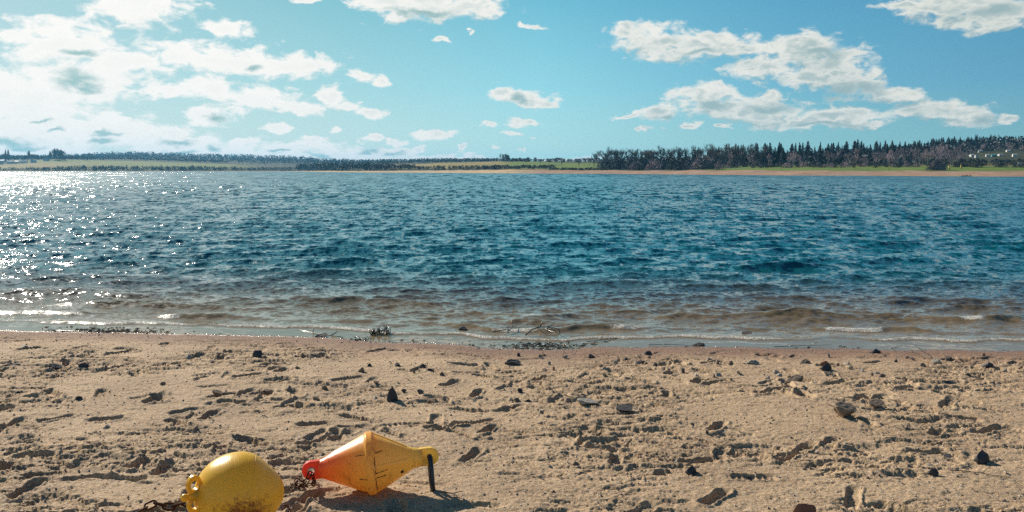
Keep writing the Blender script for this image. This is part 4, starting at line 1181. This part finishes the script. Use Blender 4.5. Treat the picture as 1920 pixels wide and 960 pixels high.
CL = [(120, 80, 125, 48), (255, 8, 105, 44), (45, 190, 150, 75), (150, 150, 110, 55), (30, 262, 170, 60), (230, 115, 90, 30), (330, 100, 70, 28), (430, 108, 120, 34), (555, 122, 100, 28),
 (420, 52, 52, 19), (390, 158, 62, 26), (480, 182, 90, 28), (560, 202, 50, 16), (300, 168, 50, 20), (672, 140, 24, 14), (714, 146, 20, 13), (620, 178, 34, 16), (658, 195, 36, 12), (704, 211, 42, 15),
 (396, 212, 48, 26), (510, 240, 32, 9), (200, 250, 110, 34), (320, 272, 110, 30), (430, 285, 130, 20), (560, 272, 110, 15), (650, 288, 100, 18), (730, 288, 70, 14), (520, 297, 160, 13), (315, 245, 50, 16),
 (815, 256, 44, 9), (790, 280, 22, 9), (740, 268, 30, 8), (860, 292, 46, 8), (820, 296, 60, 7), (800, 4, 150, 36), (880, 10, 70, 30), (740, 10, 90, 28),
 (823, 71, 15, 7), (873, 60, 9, 5), (1000, 48, 26, 7), (940, 178, 34, 20), (985, 186, 62, 21), (1025, 192, 32, 13), (910, 232, 20, 8), (980, 229, 34, 9), (962, 251, 30, 7), (1003, 261, 9, 4), (876, 277, 8, 5), (923, 277, 9, 4), (982, 281, 7, 4),
 (1180, 58, 44, 30), (1235, 76, 84, 34), (1330, 86, 100, 32), (1390, 92, 50, 18), (1505, 92, 74, 36), (1430, 126, 68, 28), (1550, 125, 92, 42), (1605, 155, 66, 32), (1520, 146, 70, 24),
 (1320, 180, 66, 32), (1400, 207, 128, 28), (1500, 226, 145, 20), (1570, 212, 85, 22), (1430, 190, 60, 22), (1235, 210, 40, 20), (1185, 214, 50, 6), (1290, 236, 36, 8), (1640, 232, 24, 9),
 (1690, 178, 62, 16), (1740, 205, 80, 18), (1808, 216, 62, 18), (1900, 224, 20, 8), (1790, 0, 110, 34), (1870, 22, 110, 36), (1700, 4, 60, 12), (570, 0, 40, 6), (590, 258, 36, 8), (690, 262, 30, 8), (905, 300, 60, 6), (770, 300, 70, 8), (470, 262, 40, 9), (1060, 297, 90, 5), (640, 240, 18, 6), (1215, 243, 22, 5), (1350, 241, 12, 4)]
SHD = [(148, 98, 34, 9), (140, 150, 42, 22), (165, 166, 26, 12), (417, 218, 24, 13), (492, 122, 22, 7), (78, 229, 24, 4), (100, 248, 20, 5), (20, 268, 42, 9), (45, 275, 30, 4), (210, 257, 32, 6), (185, 268, 26, 6), (330, 266, 36, 8), (345, 284, 32, 4), (405, 277, 22, 5), (445, 290, 30, 4), (525, 281, 20, 4), (685, 278, 30, 6), (600, 292, 30, 5), (745, 290, 24, 5),
 (972, 186, 20, 14), (1585, 168, 75, 20), (1620, 160, 50, 18), (1530, 105, 50, 12), (1440, 196, 70, 14), (1380, 226, 70, 9), (1530, 232, 110, 7), (1245, 222, 30, 9), (1830, 222, 48, 9), (1700, 190, 40, 8), (1860, 14, 70, 18), (1740, 222, 60, 5), (1320, 98, 60, 8), (790, 22, 90, 8), (1340, 200, 40, 12)]
f1 = nt.math('SUBTRACT', 1.0, field(CL, pw))
det = nt.noise(stretch, 42, 8, 0.60, dist=0.4)
f1 = nt.math('ADD', f1, nt.math('MULTIPLY_ADD', det, 1.9, -0.96))
# clouds in the rest of the sky
gen = nt.noise(nt.vmath('MULTIPLY', D, (1, 1, 2.6)), 3.2, 8, 0.58, dist=0.3)
outside = nt.math('MAXIMUM', nt.mapr(el, 0.185, 0.25), nt.mapr(nt.math('ABSOLUTE', az), 0.54, 0.62))
f2 = nt.math('MULTIPLY', nt.mapr(gen, 0.64, 0.84), outside)
dens = nt.math('MAXIMUM', nt.mapr(f1, 0.0, 0.50, interp='SMOOTHSTEP'), f2)
sh = nt.math('SUBTRACT', 1.0, field(SHD, pw))
shade = nt.mapr(nt.math('ADD', sh, nt.math('MULTIPLY_ADD', det, 1.3, -0.65)), -0.15, 0.85, interp='SMOOTHSTEP')
right = nt.mapr(az, -0.25, 0.20, 0.12, 1.0)
up_ = (-0.008, 0.016, 0.0)
fu = nt.math('SUBTRACT', 1.0, field(CL, nt.vmath('ADD', pw, up_)))
du = nt.noise(nt.vmath('MULTIPLY', nt.vmath('ADD', p2, (-0.005, 0.007, 0.0)), (1.0, 1.9, 1.0)), 42, 8, 0.60, dist=0.4)
rel = nt.math('ADD', nt.math('MULTIPLY', nt.math('SUBTRACT', fu, nt.math('SUBTRACT', 1.0, field(CL, pw))), 0.55), nt.math('MULTIPLY', nt.math('SUBTRACT', du, det), 1.7))
lum = nt.math('MULTIPLY', nt.mapr(rel, -0.20, 0.50, interp='SMOOTHSTEP'), right)       # undersides against lit tops
shade = nt.math('MAXIMUM', shade, nt.math('MULTIPLY', lum, 0.90))
core = nt.math('MULTIPLY', nt.mapr(nt.math('ADD', f1, nt.math('MULTIPLY_ADD', du, -1.6, 0.8)), 0.35, 1.15, interp='SMOOTHSTEP'), nt.math('MULTIPLY', right, 0.80))
shade = nt.math('MAXIMUM', shade, core)
# sky colour: warmer and paler towards the sun, deeper away from it
sun_c = nt.vmath('DOT_PRODUCT', D, tuple(sd), out=1)
def row_(cols, pos=(-0.56, -0.2, 0.03, 0.30, 0.56)):
    return nt.ramp(nt.mapr(az, -1.0, 1.0), [((p + 1) / 2, c) for p, c in zip(pos, cols)])
low = row_([(0.56, 0.70, 0.68), (0.56, 0.74, 0.72), (0.44, 0.74, 0.72), (0.27, 0.58, 0.55), (0.17, 0.43, 0.44)])
mid = row_([(0.42, 0.62, 0.64), (0.32, 0.62, 0.66), (0.25, 0.64, 0.74), (0.12, 0.42, 0.58), (0.080, 0.31, 0.48)])
high = row_([(0.26, 0.50, 0.54), (0.16, 0.48, 0.55), (0.11, 0.45, 0.60), (0.068, 0.32, 0.51), (0.050, 0.25, 0.43)])
top = row_([(0.055, 0.17, 0.30), (0.030, 0.13, 0.27), (0.018, 0.10, 0.25), (0.014, 0.080, 0.22), (0.012, 0.062, 0.18)])
grad = nt.mix(nt.mapr(el, 0.0, 0.09), low, mid)
grad = nt.mix(nt.mapr(el, 0.09, 0.20), grad, high)
grad = nt.mix(nt.mapr(el, 0.20, 0.50), grad, top)
skyc = nt.mix(nt.mapr(el, 0.1, 0.5, 0.90, 0.95), sky.outputs[0], nt.vmath('SCALE', grad, 8.2))
sc_ = nt.math('MAXIMUM', sun_c, 0.0)
glow = nt.math('ADD', nt.math('MULTIPLY', nt.math('POWER', sc_, 16.0), 1.5), nt.math('MULTIPLY', nt.math('POWER', sc_, 90.0), 20.0))
skyc = nt.vmath('ADD', skyc, nt.vmath('SCALE', (1.0, 0.97, 0.88), glow))
lit = nt.mix(nt.mapr(az, -0.3, 0.45), (8.0, 7.8, 7.4), (6.3, 6.35, 5.8))
dark = nt.mix(nt.mapr(az, -0.5, 0.4), (3.0, 4.6, 4.5), (2.7, 3.7, 3.8))
cloud = nt.mix(shade, lit, dark)
cloud = nt.vmath('ADD', cloud, nt.vmath('SCALE', (1.0, 0.97, 0.88), nt.math('MULTIPLY', glow, 0.35)))
col = nt.mix(dens, skyc, cloud)
bg = nt.node('ShaderNodeBackground', {'Color': col, 'Strength': 0.085})
out = nt.node('ShaderNodeOutputWorld', {0: bg.outputs[0]})

mb = MB(); mb.box((0, 2050, 30), (6900, 5300, 100)); 
hm = bpy.data.materials.new('haze_air'); hm.use_nodes = True; hn = NT(hm.node_tree)
for n in list(hn.n): hn.n.remove(n)
pv = hn.node('ShaderNodeVolumePrincipled', {'Color': (0.20, 0.58, 0.95), 'Density': 0.00013, 'Anisotropy': 0.2})
ho = hn.node('ShaderNodeOutputMaterial'); hn.l.new(pv.outputs[0], ho.inputs['Volume'])
tag(obj('haze', mb.mesh('haze'), hm), kind='stuff')

# ------------------------------------------------------------------ render
scene.view_settings.view_transform = 'Standard'; scene.view_settings.look = 'None'
scene.view_settings.exposure = 0.57; scene.view_settings.gamma = 1.0; scene.view_settings.use_curve_mapping = False
scene.render.engine = 'CYCLES'
scene.cycles.max_bounces = 6; scene.cycles.diffuse_bounces = 3; scene.cycles.glossy_bounces = 3; scene.cycles.transmission_bounces = 4; scene.cycles.volume_bounces = 0
scene.cycles.sample_clamp_indirect = 4.0
scene.cycles.use_denoising = False
scene.render.resolution_x = 1024; scene.render.resolution_y = 512
